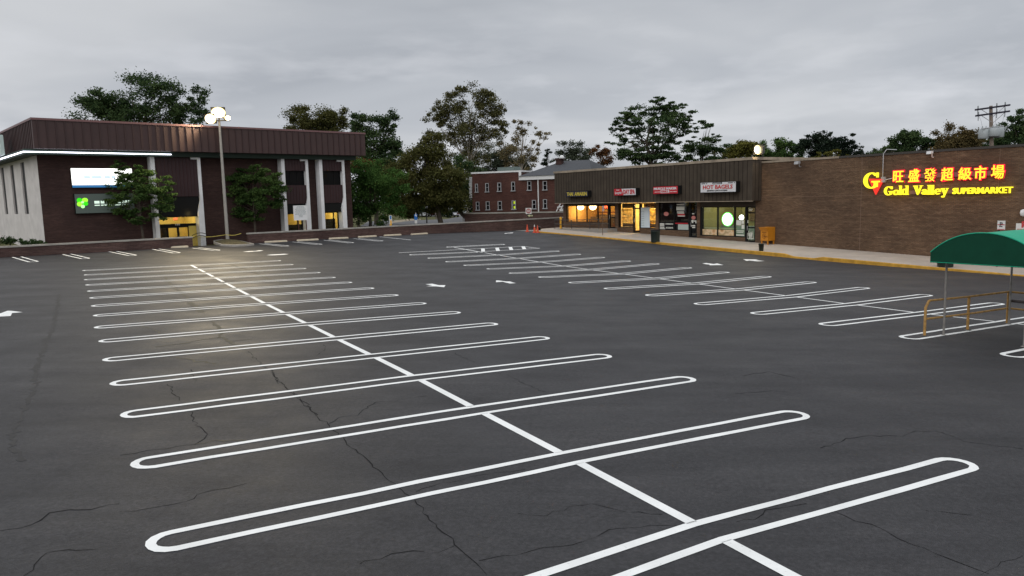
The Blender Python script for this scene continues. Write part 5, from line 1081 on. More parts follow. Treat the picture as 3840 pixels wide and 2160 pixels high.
# parking sign behind the wall by the red building
o, f_, _z = roadsign(kD(1294, 553), None, k12(1705, 385), 0, 'street_sign', 'small white street sign on a pale post in front of the red brick building', None, M['steel'], (1, 0), 0.05)
u0, u1, z0, z1 = plate(o, f_, k12(1692, 383), k12(1722, 478), spl, 0.07); MB().box(f_, u0 + .05, u1 - .05, .07, .08, z0 + (z1 - z0) * .5, z0 + (z1 - z0) * .78).build('dark_symbol', signblk, o)
o, f_, _z = roadsign(k20(188, 1178), None, k20(188, 1045), 0, 'street_sign', 'small dim sign under the trees left of the yellow bollard', None, M['darksteel'], (1, 0), 0.05); plate(o, f_, k20(174, 1046), k20(206, 1166), mat('dim_plate', (0.3, 0.33, 0.34), 0.6, 0.3), 0.07)
# cones, bin and bollard by the driveway
cn = None
for (px, lab) in ((k12(1892, 672), 'orange traffic cone standing apart on the left of its cluster'), (k12(1962, 640), 'orange traffic cone at the back of the cluster, close to the wall'), (k12(2000, 684), 'orange traffic cone with a white tip in the middle of the cluster'), (k12(2045, 686), 'orange traffic cone right in front of the black bucket')):
    b = g(*px)
    if cn is None:
        cn = thing('traffic_cone', gz(b, 0), lab, 'traffic cone', 'traffic cones at the driveway')
        MB().box(Fr(b, (1, .3)), -.2, .2, -.2, .2, gz(b, 0)[2], gz(b, 0)[2] + .03).build('base', M['cone'], cn)
        MB().lathe(gz(b, 0.03), [(0.15, 0), (0.13, 0.05), (0.03, 0.70), (0.02, 0.72)], 14).build('cone_body', M['cone'], cn); first = cn
    else:
        cn = copy_tree(first, gz(b, 0)); tag(cn, lab)
    if 'white' in lab: MB().lathe(gz(b, 0.03) , [(0.055, 0.56), (0.028, 0.745)], 12).build('white_collar', M['white'], cn)
b = g(*k12(2066, 676)); o = thing('black_bucket', gz(b, 0), 'black bucket standing behind the orange cones', 'bucket'); MB().lathe(gz(b, 0), [(0.16, 0), (0.2, 0.45), (0.21, 0.47), (0.18, 0.46), (0.15, 0.05)], 14).build('bucket', M['black'], o)
MB().tube([gz(b, .45) + [.2 * math.cos(t), 0, .12 * math.sin(t)] for t in np.linspace(0, math.pi, 9)], 0.008, 5).build('handle', M['steel'], o)
def son(px): # point of the sidewalk surface
    n = 2.0
    d = ray(*px); t = 5.0
    while t < 300:
        p = CAM + d * t; u_, n_ = FS.loc(p)
        if p[2] < zs(u_, n_): break
        t += 0.05
    return p
b = son(k7(222, 1074)); o = thing('bollard', b, 'yellow steel bollard at the left corner of the shops', 'bollard'); MB().lathe(b, [(0.12, -.1), (0.12, 1.15), (0.09, 1.22), (0.02, 1.24)], 14).build('tube', M['bollard'], o); MB().lathe(b, [(0.16, -.05), (0.16, .03), (0.13, .05)], 14).build('collar', M['wallcap'], o)
def trash(px, h, r, label, name='trash_can', lid=True):
    b = son(px); o = thing(name, b, label, 'trash can' if lid else 'pot')
    body = [(r * .92, -.03), (r * .95, h * .1), (r, h * .8), (r * 1.04, h * .82), (r * 1.04, h * .86), (r * .9, h * .86)] if lid else [(r * .8, -.02), (r, h * .9), (r * 1.1, h * .9), (r * 1.1, h), (r * .95, h), (r * .9, h * .7)]
    MB().lathe(b, body, 18).build('body', M['bin'], o)
    if lid:
        MB().lathe(b, [(r * 1.02, h * .87), (r * .98, h * .93), (r * .55, h * .97), (r * .5, h * .95)], 18).build('lid', M['black'], o)
        q = MB(); q.tube([b + np.array([-r * .5, 0, h * .96]), b + np.array([-r * .45, 0, h * 1.1]), b + np.array([r * .45, 0, h * 1.1]), b + np.array([r * .5, 0, h * .96])], .015, 6); q.build('handle', M['darksteel'], o)
    return o
trash(k8(278, 1238), 1.0, 0.37, 'dark green trash can at the kerb before the grill')
trash(k8(2195, 1405), 0.50, 0.18, 'small black pot on the sidewalk near the orange collection box', 'planter_pot', False)
trash(k19(378, 800), 0.9, 0.42, 'dark green trash can half hidden below the green canopy')
# orange collection box
b = son(k8(2310, 1285)); fo_ = Fr(b, FS.u); bx = thing('collection_box', b, 'orange yellow collection box on legs against the brown brick wall', 'collection box')
u0 = -0.32; w_ = 0.66; zt = FS.px(k8(2310, 972), 1.0)[1]; hB = 1.5; z_ = b[2]
q = MB()
for x in (u0 + .02, u0 + w_ - .10):
    for n in (-.36, .28): q.box(fo_, x, x + .08, n, n + .08, z_ - .02, z_ + .30)
q.build('leg', M['orange'], bx)
q = MB(); q.box(fo_, u0, u0 + w_, -.4, .4, z_ + .28, z_ + 1.0)
q.prism(Fr(fo_.pt(0, 0, 0), fo_.n), [(-.4, z_ + 1.162), (.4, z_ + 1.162), (.56, z_ + 1.40), (.56, z_ + 1.28), (-.4, z_ + 1.28)], 0, 0)if False else None
q.hexa([fo_.pt(u0, -.4, z_ + 1.0), fo_.pt(u0 + w_, -.4, z_ + 1.0), fo_.pt(u0, .4, z_ + 1.0), fo_.pt(u0 + w_, .4, z_ + 1.0), fo_.pt(u0, -.4, z_ + 1.28), fo_.pt(u0 + w_, -.4, z_ + 1.28), fo_.pt(u0 - .06, .58, z_ + 1.28), fo_.pt(u0 + w_, .58, z_ + 1.28)])
q.build('box', M['orange'], bx)
q = MB(); q.box(fo_, u0 + .15, u0 + w_ - .15, .405, .425, z_ + .88, z_ + .94); q.lathe(fo_.pt(u0 + .33, .40, z_ + .45), [(.03, -.012), (.03, 0.012)], 8); letter(q, fo_, 'USED', u0 + .36, u0 + .66, z_ + .56, z_ + .62, .405, .02, 0, .01); letter(q, fo_, 'BOOKS', u0 + .34, u0 + .68, z_ + .46, z_ + .52, .405, .02, 0, .01) if False else None
q.tube([fo_.pt(u0 + .33 + .16 * math.cos(t), .41, z_ + .64 + .16 * math.sin(t)) for t in np.linspace(0, 2 * math.pi, 25)], .014, 5); q.prism(fo_, [(u0 + .24, z_ + .58), (u0 + .42, z_ + .58), (u0 + .33, z_ + .76)], .405, .415)
q.build('emblem', mat('brown_print', (0.22, 0.08, 0.01), 0.6, 0.3), bx)
# cart corral with green canopy
p1 = g(*k6(665, 1130)); p2 = g(*k6(1210, 1040)); vb2 = (p2 - p1)[:2] / np.linalg.norm((p2 - p1)[:2])
an = np.array([0.537, -0.844]); FCn = Fr(p1, an)              # u runs across the corral, n out of its open end
co = thing('cart_corral', p1, 'shopping cart corral with arched green canopy over yellow rails', 'cart corral')
pn = 0.45
(uL_, zL_), (_, zB_) = FCn.px(k19(182, 602), pn), FCn.px(k19(182, 732), pn); uA_, zA_ = FCn.px(k19(905, 345), pn); half = uA_ - uL_; LEN = 4.9
ks = np.linspace(-1, 1, 25)
arch = [(uA_ + half * x, zA_ - (zA_ - zL_) * (0.82 * x * x + 0.18 * x ** 4)) for x in ks]
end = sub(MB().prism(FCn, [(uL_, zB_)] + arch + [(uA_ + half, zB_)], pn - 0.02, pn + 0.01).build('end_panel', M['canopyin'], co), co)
MB().tube([FCn.pt(u, pn + .005, z + .01) for u, z in arch], 0.018, 6).tube([FCn.pt(uL_, pn, zB_), FCn.pt(uA_ + half, pn, zB_)], 0.016, 6).build('piping', M['canopy'], end)
ea, eb = FCn.pt(0, 0, 0)[:2] , None
def bp(u, w, z):                               # u across, w back along the corral
    q_ = FCn.pt(u, pn - 0.02, z); return q_ + np.array([vb2[0], vb2[1], -0.0]) * w
vs = []; nw = 8
for j in range(nw + 1):
    for u, z in arch: vs.append(bp(u, LEN * j / nw, z + 0.004))
m_ = len(arch); fs = [(j * m_ + i, j * m_ + i + 1, (j + 1) * m_ + i + 1, (j + 1) * m_ + i) for j in range(nw) for i in range(m_ - 1)]
n0 = len(vs); vs += [tuple(np.array(v) - np.array([0, 0, 0.02])) for v in vs]; fs += [tuple(n0 + i for i in f[::-1]) for f in fs]
MB().add(vs, fs, True).build('canopy_roof', M['canopy'], co)
q = MB()
for s_ in (uL_, uA_ + half): q.hexa([bp(s_ - .01, 0, zB_), bp(s_ + .01, 0, zB_), bp(s_ - .01, LEN, zB_ - 0.1), bp(s_ + .01, LEN, zB_ - 0.1), bp(s_ - .01, 0, zL_), bp(s_ + .01, 0, zL_), bp(s_ - .01, LEN, zL_), bp(s_ + .01, LEN, zL_)])
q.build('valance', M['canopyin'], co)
pst = mat('weathered_post', (0.25, 0.235, 0.22), 0.6, 0.4, metal=0.2, var=0.25, vscale=5)
ac = float((uA_ + half) - 0.45)
for w in (0.0, float(np.linalg.norm((p2 - p1)[:2]))):
    for u in (0.0, ac):
        c = p1 + np.array([vb2[0], vb2[1], 0]) * w + np.array([an[0], an[1], 0]) * u
        q = MB().tube([gz(c, -.02), (c[0], c[1], zL_ + 0.06)], 0.03, 8)
        q.lathe(gz(c, 0), [(.075, 0), (.075, .012), (.03, .02)], 8); q.build('canopy_post', pst, co)
r1p, r2p, r3p = g(*k6(505, 1140)), g(*k6(865, 1090)), g(*k6(1195, 1035)); A3 = np.array([an[0], an[1], 0])
yr = mat('yellow_rail_paint', (0.38, 0.215, 0.065), 0.6, 0.3, var=0.3, vscale=6)
def rp(p, h): return gz(p, h)
MB().tube([rp(r1p, 0), rp(r1p, 0.80), rp(r1p + (r3p - r1p) * .035, .97)], 0.037, 8).build('rail_post', yr, co)
for p in (r2p, r3p): MB().tube([rp(p, 0), rp(p, 1.0)], 0.037, 8).build('rail_post', yr, co)
far3 = r3p + A3 * 2.55; farq = [r1p + A3 * 2.55, r2p + A3 * 2.55, far3]
for p in farq: MB().tube([rp(p, 0), rp(p, 1.0)], 0.037, 8).build('rail_post', yr, co)
q = MB()
for h in (.98, .48):
    q.tube([rp(r1p + (r3p - r1p) * (.035 if h > .9 else 0), h), rp(r2p, h), rp(r3p, h), rp(far3, h), rp(farq[0], h)], 0.029, 8)
q.build('rail', yr, co)
q = MB(); q.tube([rp(r3p + A3 * .1, .72), rp(r3p + A3 * 2.4, .70)], 0.05, 8); q.build('stop_bar', mat('dark_bar', (.06, .045, .045), .5, .4), co)
for p in (r1p, r2p, r3p, *farq): MB().lathe(gz(p, 0), [(.10, 0), (.10, .012), (.05, .03)], 8).build('foot_plate', M['darksteel'], co)
# utility pole behind the supermarket
ub = 46.0
def up(x, y, dz=0.0): return atY(*k18(x, y), ub + dz)
pole = thing('utility_pole', (up(1610, 1140)[0], ub, -1), 'wooden utility pole with two crossarms and grey transformers behind the supermarket', 'utility pole')
ub = 62.0; P_t, P_b = up(1598, 270), up(1612, 1140); dd_ = (P_b - P_t) / (P_b[2] - P_t[2]); foot = P_b + dd_ * (-1.5 - P_b[2])
MB().tube([foot, P_b, P_t], [0.17, 0.16, 0.12], 10).build('pole', mat('weathered_wood', (0.22, 0.18, 0.15), .9, .1, var=.25, vscale=3), pole)
arm = mat('crossarm_wood', (0.035, 0.032, 0.045), .9, .1); ins = mat('grey_insulator', (0.22, 0.24, 0.25), .4, .4); can = mat('transformer_grey', (0.36, 0.39, 0.40), .5, .4, var=.12, vscale=2)
for a, b, br in (((1230, 365), (1985, 258), (350, 1510, 1700, 330, 400)), ((1240, 495), (1980, 392), (480, 1520, 1700, 465, 510))):
    A_, B_ = up(*a), up(*b); d_ = (B_ - A_) / np.linalg.norm(B_ - A_); q = MB()
    o_ = np.array([0, -0.16, 0]); q.hexa([A_ + o_ + [0, -.06, -.07], B_ + o_ + [0, -.06, -.07], A_ + o_ + [0, .06, -.07], B_ + o_ + [0, .06, -.07], A_ + o_ + [0, -.06, .07], B_ + o_ + [0, -.06, .07], A_ + o_ + [0, .06, .07], B_ + o_ + [0, .06, .07]])
    ca = q.build('crossarm', arm, pole); mid = (A_ + B_) / 2
    q = MB(); lo = mid + np.array([0.1, -.1, -.75]); q.tube([lo, mid + d_ * 1.0 + [0, -.16, -.05]], .025, 5).tube([lo, mid - d_ * 0.9 + [0, -.16, -.05]], .025, 5); q.build('brace', M['steel'], pole)
    q = MB()
    for t in (.08, .62, .86): 
        c = A_ + (B_ - A_) * t + o_; q.lathe(c, [(.03, .07), (.06, .12), (.03, .2), (.055, .25), (.02, .3)], 8).tube([c + [0, 0, -.07], c + [0, 0, -.42]], .035, 6)
    q.build('insulator', ins, pole)
q = MB(); A_, B_ = up(1355, 775), up(1830, 715); q.tube([A_ + [0, -.25, 0], B_ + [0, -.25, 0]], .045, 6); q.build('mount_bar', M['steel'], pole)
for x0, y0, y1, r_, dy in ((1452, 770, 985, .40, .1), (1610, 760, 945, .42, -.35), (1765, 725, 955, .42, .1)):
    t_, b_ = up(x0, y0), up(x0 + 6, y1); q = MB(); q.lathe((b_[0], b_[1] + dy, b_[2]), [(r_ * .9, 0), (r_, .05), (r_, t_[2] - b_[2] - .08), (r_ * .8, t_[2] - b_[2])], 14)
    for s_ in (-.15, .15): q.lathe((b_[0] + s_, b_[1] + dy, t_[2]), [(.04, 0), (.06, .1), (.03, .22)], 6)
    q.build('transformer', can, pole)
q = MB(); 
for t0_, t1_ in (((1300, 400), (1420, 770)), ((1880, 470), (1780, 700)), ((1700, 480), (1640, 760))): q.tube([up(*t0_), (up(*t0_) + up(*t1_)) / 2 + [.05, -.1, -.1], up(*t1_)], .008, 4)
q.build('wire', M['black'], pole)
# ------------------------------------------------------------------ beyond the wall: street, houses, cars
def flat(px, m, name, dz=0.02):
    pts = [g(*p) for p in px]; bm = bmesh.new(); f = bm.faces.new([bm.verts.new(gz(p, dz)) for p in pts]); bmesh.ops.triangulate(bm, faces=[f])
    for f in bm.faces:
        if f.normal.z < 0: f.normal_flip()
    me = bpy.data.meshes.new(name); bm.to_mesh(me); bm.free(); me.materials.append(m); o = bpy.data.objects.new(name, me); COL.objects.link(o); return tag(o, kind='structure')
flat([k20(x, y) for x, y in ((-260, 1290), (-100, 1195), (380, 1172), (930, 1168), (1430, 1148), (1740, 1085), (2100, 1085), (2100, 1235), (1000, 1262), (300, 1285))], M['road'], 'street')
for a, b, l in (((20, 1262), (275, 1243), 'pale kerb edge under the trees left of the yellow bollard'), ((390, 1222), (905, 1160), 'longer tan kerb edge running beside the far street'), ((395, 1200), (760, 1160), 'shorter tan kerb edge farther back under the trees')):
    a, b = g(*k20(*a)), g(*k20(*b)); fr_ = Fr(a, (b - a)[:2]); o = MB().box(fr_, 0, float(np.linalg.norm((b - a)[:2])), -0.2, 0.2, gz(a, 0)[2] - .1, gz(a, 0)[2] + .16).build('street_kerb', M['stop']); tag(o, kind='structure')
# red brick building
FRB = Fr(atY(*kD(1188, 500), 105), (0.89, -0.456))
rb = thing('brick_office', FRB.pt(8, 0, 0), 'two storey red brick building with white sash windows behind the shops', 'brick building')
PZ = lambda x, y: FRB.px(k3(x, y))
zt = (PZ(1250, 855)[1] + PZ(1700, 828)[1]) / 2; us_ = PZ(1700, 900)[0]; zl = PZ(1850, 902)[1]; ue = us_ + 10.5
q = MB().box(FRB, 0, us_, -14, 0, -1.5, zt).box(FRB, us_ + .004, ue, -14, -0.004, -1.5, zl); wl_ = sub(q.build('wall', M['brickred'], rb, FRB), rb)
MB().box(FRB, -.08, us_ + .06, -14, 0.08, zt, zt + .22).box(FRB, us_ - .3, us_ + .06, 0.004, 0.09, zl, zt).build('parapet_cap', M['white'], rb)
zg_ = PZ(1850, 868)[1]
MB().box(FRB, us_ + .07, ue, -.3, 0.35, zl + .004, zg_).build('eaves', M['white'], rb)
MB().box(FRB, us_ + .12, ue, -14, .3, zg_ + .004, zg_ + .02).build('eave_board', M['white'], rb)
zr = PZ(1850, 765)[1] + 0.6; q = MB(); R_ = [FRB.pt(us_ - .2, .5, zg_ + .02), FRB.pt(ue, .5, zg_ + .02), FRB.pt(ue, -13, zg_ + .02), FRB.pt(us_ - .2, -13, zg_ + .02), FRB.pt(us_ + 3.6, -6, zr), FRB.pt(ue - 3, -6, zr)]
q.add(R_, [(0, 1, 5, 4), (1, 2, 5), (2, 3, 4, 5), (3, 0, 4), (0, 3, 2, 1)]); ro = sub(q.build('roof', M['shingle'], rb), rb)
cu, cz2 = FRB.px(k3(2050, 708), -4.6); cz2 -= .25
MB().box(FRB, cu - .42, cu + .42, -5.0, -4.2, zg_ + .6, cz2).box(FRB, cu - .52, cu + .52, -5.1, -4.1, cz2, cz2 + .25).build('chimney', M['brickoff'], ro, FRB)
u_, z_ = PZ(1957, 766); MB().lathe(FRB.pt(u_, -4.2, zg_ + 2.35), [(.35, 0), (.4, .1), (.2, .42), (.05, .46)], 10).build('roof_vent', M['white'], ro)
u_, zu_ = FRB.px(k3(1568, 788), -6.4); o = MB().box(FRB, u_ - 1.5, u_ + 1.5, -8, -6.4, zt + .2, zu_).box(FRB, u_ - 1.35, u_ + 1.35, -6.38, -6.3, zt + .3, zu_ - .15).build('roof_unit', mat('roof_unit_green', (0.115, 0.145, 0.135), .6, .3, var=.1)); tag(o, 'grey green air conditioning unit on the roof of the red brick building', 'roof unit')
trim_ = mat('window_trim', (.36, .36, .37), .6, .3)
WIN = [(1285, 1312, 940, 1012), (1377, 1410, 935, 1010), (1487, 1522, 930, 1005), (1612, 1648, 922, 1000), (1757, 1795, 915, 995), (1897, 1937, 915, 992), (1292, 1325, 1103, 1175), (1382, 1418, 1100, 1172), (1490, 1528, 1097, 1172), (1617, 1655, 1092, 1168), (1800, 1838, 1087, 1163), (1900, 1937, 1080, 1160)]
for i, (x0, x1, y0, y1) in enumerate(WIN):
    ua, z1 = PZ(x0, y0); ub_, z0 = PZ(x1, y1); e = .12; q = MB(); nn = .09
    q.box(FRB, ua, ua + e, .002, nn, z0, z1).box(FRB, ub_ - e * .6, ub_, .002, nn, z0, z1).box(FRB, ua + e, ub_ - e * .6, .002, nn, z1 - e * .7, z1).box(FRB, ua - .08, ub_ + .08, .002, nn + .08, z0 - .12, z0).box(FRB, ua + e, ub_ - e * .6, .002, nn - .02, (z0 + z1) / 2 - .03, (z0 + z1) / 2 + .03)
    w_ = sub(q.build('window', trim_, rb), rb)
    MB().box(FRB, ua + e, ub_ - e * .6, .002, .03, z0, (z0 + z1) / 2 - .05).box(FRB, ua + e, ub_ - e * .6, .002, .03, (z0 + z1) / 2 + .05, z1 - e * .7).build('pane', M['darkglass'], w_)
    if i == 9:
        MB().box(FRB, ua + (ub_ - ua) * .45, ub_ - .1, .031, .05, z0 + .7, z1 - .1).box(FRB, ua + (ub_ - ua) * .45, ub_ - .1, .031, .05, z0 + .05, z0 + .4).build('lit_blind', emis('lime_blind', (.62, .80, .05), .55), w_)
u_ = PZ(1858, 1000)[0]; MB().tube([FRB.pt(u_, .1, -1), FRB.pt(u_, .1, zl + .1)], .08, 8).build('downspout', M['white'], rb)
q = MB()
for y in range(880, 1075, 14):
    ua, za = PZ(1250, y); q.box(FRB, ua - .25 - .1 * random.random(), ua + .12, -.2, .1, za - .09 - .04 * random.random(), za + .07)
q.build('corner_quoin', mat('pale_quoin', (.45, .45, .45), .8, .2), rb)
# retaining wall in front of it and white frame
ra_, rb_ = PZ(1185, 1205), PZ(2050, 1196); FW2 = Fr(FRB.pt(0, 7, 0), FRB.u); (ua, za), (ub_, _) = FW2.px(k3(1185, 1203)), FW2.px(k3(2060, 1195))
w2 = thing('brick_wall', FW2.pt((ua + ub_) / 2, 0, 0), 'low dark brick retaining wall in front of the red brick building', 'low wall')
MB().box(FW2, ua, ub_ + 4, -.3, 0, -1, za - .15).build('brickwork', M['brickwall'], w2, FW2); MB().box(FW2, ua - .05, ub_ + 4.05, -.36, .06, za - .15, za).build('cap', M['wallcap'], w2)
q = MB()
for a, b in (((150, 800), (212, 682)), ((205, 795), (255, 700)), ((165, 735), (255, 722)), ((200, 768), (255, 765)), ((215, 790), (258, 785))):
    q.tube([FW2.pt(FW2.px(k7(*a), .1)[0], .1, FW2.px(k7(*a), .1)[1]), FW2.pt(FW2.px(k7(*b), .1)[0], .1, FW2.px(k7(*b), .1)[1])], .07, 6)
o = q.build('folding_ladder', M['white']); tag(o, 'slanted white ladder like frame peeking out left of the shops', 'ladder')
# white house
FH = Fr(atY(*k20(1000, 900), 168), (1, -0.12)); HP = lambda x, y: FH.px(k20(x, y))
hs = thing('white_house', FH.pt(8, 0, 0), 'white clapboard house half hidden by dark trees beyond the parked cars', 'house')
siding = bpy.data.materials.new('white_siding'); siding.use_nodes = True; t = siding.node_tree; p = t.nodes['Principled BSDF']; uvn = N(t, 'ShaderNodeUVMap')
bk = N(t, 'ShaderNodeTexBrick', i_Scale=1.0, i_Mortar_Size=.035, i_Brick_Width=60.0, i_Row_Height=.34); bk.inputs['Color1'].default_value = (.55, .57, .60, 1); bk.inputs['Color2'].default_value = (.52, .54, .57, 1); bk.inputs['Mortar'].default_value = (.2, .21, .23, 1); t.links.new(uvn.outputs[0], bk.inputs['Vector']); t.links.new(bk.outputs[0], p.inputs['Base Color'])
ua = HP(985, 900)[0]; ub_ = HP(1830, 900)[0]; zt = HP(1300, 740)[1]
MB().box(FH, ua, ub_, -9, 0, -1.5, zt).build('wall', siding, hs, FH)
q = MB(); q.add([FH.pt(ua - .5, .5, zt), FH.pt(ub_ + .5, .5, zt), FH.pt(ub_ + .5, -9.5, zt), FH.pt(ua - .5, -9.5, zt), FH.pt(ua - .5, -4.5, zt + 3.5), FH.pt(ub_ + .5, -4.5, zt + 3.5)], [(0, 1, 5, 4), (2, 3, 4, 5), (0, 4, 3), (1, 2, 5), (0, 3, 2, 1)]); q.build('roof', M['shingle'], hs)
for x0, x1, y0, y1 in ((1098, 1138, 820, 905), (1395, 1430, 840, 945), (1560, 1600, 850, 930)):
    a, z1 = HP(x0, y0); b, z0 = HP(x1, y1); w_ = sub(MB().box(FH, a - .15, b + .15, .002, .08, z0 - .15, z1 + .15).build('window', M['white'], hs), hs); MB().box(FH, a, b, .082, .1, z0, z1).build('pane', M['darkglass'], w_)
# cars
def car(pos, head, paint, label, L_=4.6, Wd=1.8, H=1.45, suv=False, lit=False):
    h = np.array([head[0], head[1], 0.0]); h /= np.linalg.norm(h); fr_ = Fr(pos, h[:2]); z0 = gz(pos, 0)[2]
    c = thing('parked_car', gz(pos, 0), label, 'car', 'cars parked beyond the wall')
    if suv: side = [(-.48, .32), (-.49, .75), (-.47, .95), (-.43, 1.0), (.18, 1.0), (.30, .93), (.47, .82), (.49, .6), (.48, .32)]; roof = [(-.46, .95), (-.40, 1.0 * H / 1.0), (.05, 1.0 * H), (.22, .98)]
    else: side = [(-.48, .30), (-.49, .62), (-.46, .92), (-.30, .97), (.20, .93), (.44, .80), (.49, .6), (.48, .30)]; roof = [(-.36, .95), (-.20, H * .98), (.06, H), (.27, .93)]
    def loft(poly, w0, w1, zsp):
        vs = []; n = len(poly)
        for s_ in (-1, 1):
            for x, z in poly:
                w = w0 + (w1 - w0) * max(0, (z - zsp[0]) / (zsp[1] - zsp[0])); vs.append(fr_.pt(x * L_, s_ * w / 2, z0 + z))
        return vs, [tuple(range(n))[::-1], tuple(range(n, 2 * n))] + [(i, (i + 1) % n, n + (i + 1) % n, n + i) for i in range(n)]
    body = sub(MB().add(*loft(side, Wd, Wd * .93, (.6, 1.0))).build('body', paint, c), c)
    gh = sub(MB().add(*loft(roof, Wd * .90, Wd * .68, (.93, H))).build('glasshouse', M['darkglass'], c), c)
    q = MB(); top = [roof[1], roof[2]]; q.hexa([fr_.pt(top[0][0] * L_, -Wd * .35, z0 + H - .04), fr_.pt(top[1][0] * L_ + .15, -Wd * .35, z0 + H - .04), fr_.pt(top[0][0] * L_, Wd * .35, z0 + H - .04), fr_.pt(top[1][0] * L_ + .15, Wd * .35, z0 + H - .04), fr_.pt(top[0][0] * L_ + .1, -Wd * .33, z0 + H + .03), fr_.pt(top[1][0] * L_, -Wd * .33, z0 + H + .03), fr_.pt(top[0][0] * L_ + .1, Wd * .33, z0 + H + .03), fr_.pt(top[1][0] * L_, Wd * .33, z0 + H + .03)])
    q.build('roof', paint, gh)
    for x in (-.31, .31):
        for s_ in (-1, 1):
            a, b = fr_.pt(x * L_, s_ * (Wd / 2 - .2), z0 + .33), fr_.pt(x * L_, s_ * (Wd / 2 + .02), z0 + .33)
            w = sub(MB().tube([a, b], .33, 14).build('wheel', M['black'], c), c); MB().tube([b - (b - a) * .1, b + (b - a) * .04], .2, 10).build('rim', M['steel'], w)
    tl = emis('tail_light_lit', (1, .09, .03), 1.2) if lit else mat('tail_light', (.25, .02, .02), .3, .5)
    for s_ in (-1, 1): MB().box(fr_, -.495 * L_, -.48 * L_, s_ * Wd * .42 - .2, s_ * Wd * .42 + .2, z0 + .68, z0 + .85).build('tail_light', tl, c)
    MB().box(fr_, -.5 * L_, -.485 * L_, -.26, .26, z0 + .52, z0 + .64).build('number_plate', M['white'], c)
    MB().box(fr_, -.5 * L_, -.475 * L_, -Wd * .46, Wd * .46, z0 + .32, z0 + .46).build('bumper', M['black'], c)
    return c
silver = mat('silver_paint', (.42, .42, .46), .3, .5, metal=.5); dred = mat('dark_red_paint', (.10, .012, .014), .3, .5); maroon2 = mat('maroon_paint', (.055, .016, .020), .3, .5); wpaint = mat('white_car_paint', (.48, .50, .51), .3, .5); blk = mat('black_car_paint', (.015, .015, .017), .3, .5)
car(g(*k20(1535, 1112)), (-.30, .95), silver, 'silver sedan parked beyond the wall, its boot towards the lot')
car(g(*k20(1290, 1098)), (-.2, .98), dred, 'dark red car with a glowing tail light behind the tree trunk', H=1.75, suv=True, lit=True)
car(g(*k20(1080, 1098)), (-.75, .66), maroon2, 'dark maroon car parked left of the red one')
car(g(*k20(890, 1108)), (-.85, -.5), wpaint, 'white car half hidden at the left end of the parked row')
car(g(*k20(1640, 1065)), (-.6, .8), blk, 'black van parked deep in shade right of the silver sedan', 5.0, 1.95, 2.0, True)
# thin posts beyond the wall
for (x, yb_, yt, r_, l, m_) in ((1218, 1152, 800, .12, 'grey wooden post standing before the parked red car', mat('grey_wood_post', (.20, .17, .16), .9, .1)), (1745, 1195, 880, .10, 'pale weathered post left of the dark retaining wall', mat('pale_post', (.22, .21, .19), .9, .1))):
    b = g(*k20(x, yb_)); zt = atY(*k20(x, yt), b[1])[2]; q = MB().tube([gz(b, -.1), (b[0], b[1], zt)], [r_, r_ * .8], 8); q.box(Fr(b, (1, 0)), -.14, .14, -.14, .14, zt, zt + .05); o = q.build('street_post', m_); tag(o, l, 'post')
b = g(*k20(1040, 1232)); zt = atY(*k20(985, 405), b[1])[2]; o = thing('parking_lamp', gz(b, 0), 'dark unlit parking lamp with a flat box head among the trees', 'lamp post')
MB().tube([gz(b, -.1), (b[0], b[1], zt)], [.10, .07], 8).build('pole', M['darksteel'], o); MB().box(Fr(b, (1, 0)), -.1, 1.9, -.25, .25, zt, zt + .22).build('lamp_head', mat('grey_lamp_head', (.16, .17, .17), .5, .4), o)

# ------------------------------------------------------------------ trees
asp_ = 0.42
def leafmesh(C_, s, name, m, parent, up=0.35, asp=0.62):
    n = len(C_); o0 = np.array(parent['_o']); nr = rng.normal(size=(n, 3)); nr[:, 2] = np.abs(nr[:, 2]) + up; nr /= np.linalg.norm(nr, axis=1)[:, None]
    t = rng.normal(size=(n, 3)); t -= (t * nr).sum(1)[:, None] * nr; t /= np.linalg.norm(t, axis=1)[:, None] + 1e-9; b = np.cross(nr, t)
    sz = s * rng.uniform(.65, 1.35, n)[:, None]
    V = np.stack([C_ - t * sz * .5, C_ + b * sz * asp * .5 - t * sz * .05, C_ + t * sz * .5 + nr * sz * .08, C_ - b * sz * asp * .5 - t * sz * .05], 1).reshape(-1, 3) - o0
    me = bpy.data.meshes.new(name); me.vertices.add(4 * n); me.vertices.foreach_set('co', V.ravel()); me.loops.add(4 * n); me.loops.foreach_set('vertex_index', np.arange(4 * n)); me.polygons.add(n)
    me.polygons.foreach_set('loop_start', np.arange(0, 4 * n, 4)); me.polygons.foreach_set('loop_total', np.full(n, 4)); me.update(calc_edges=True); me.materials.append(m)
    o = bpy.data.objects.new(name, me); COL.objects.link(o); o.parent = parent; return o
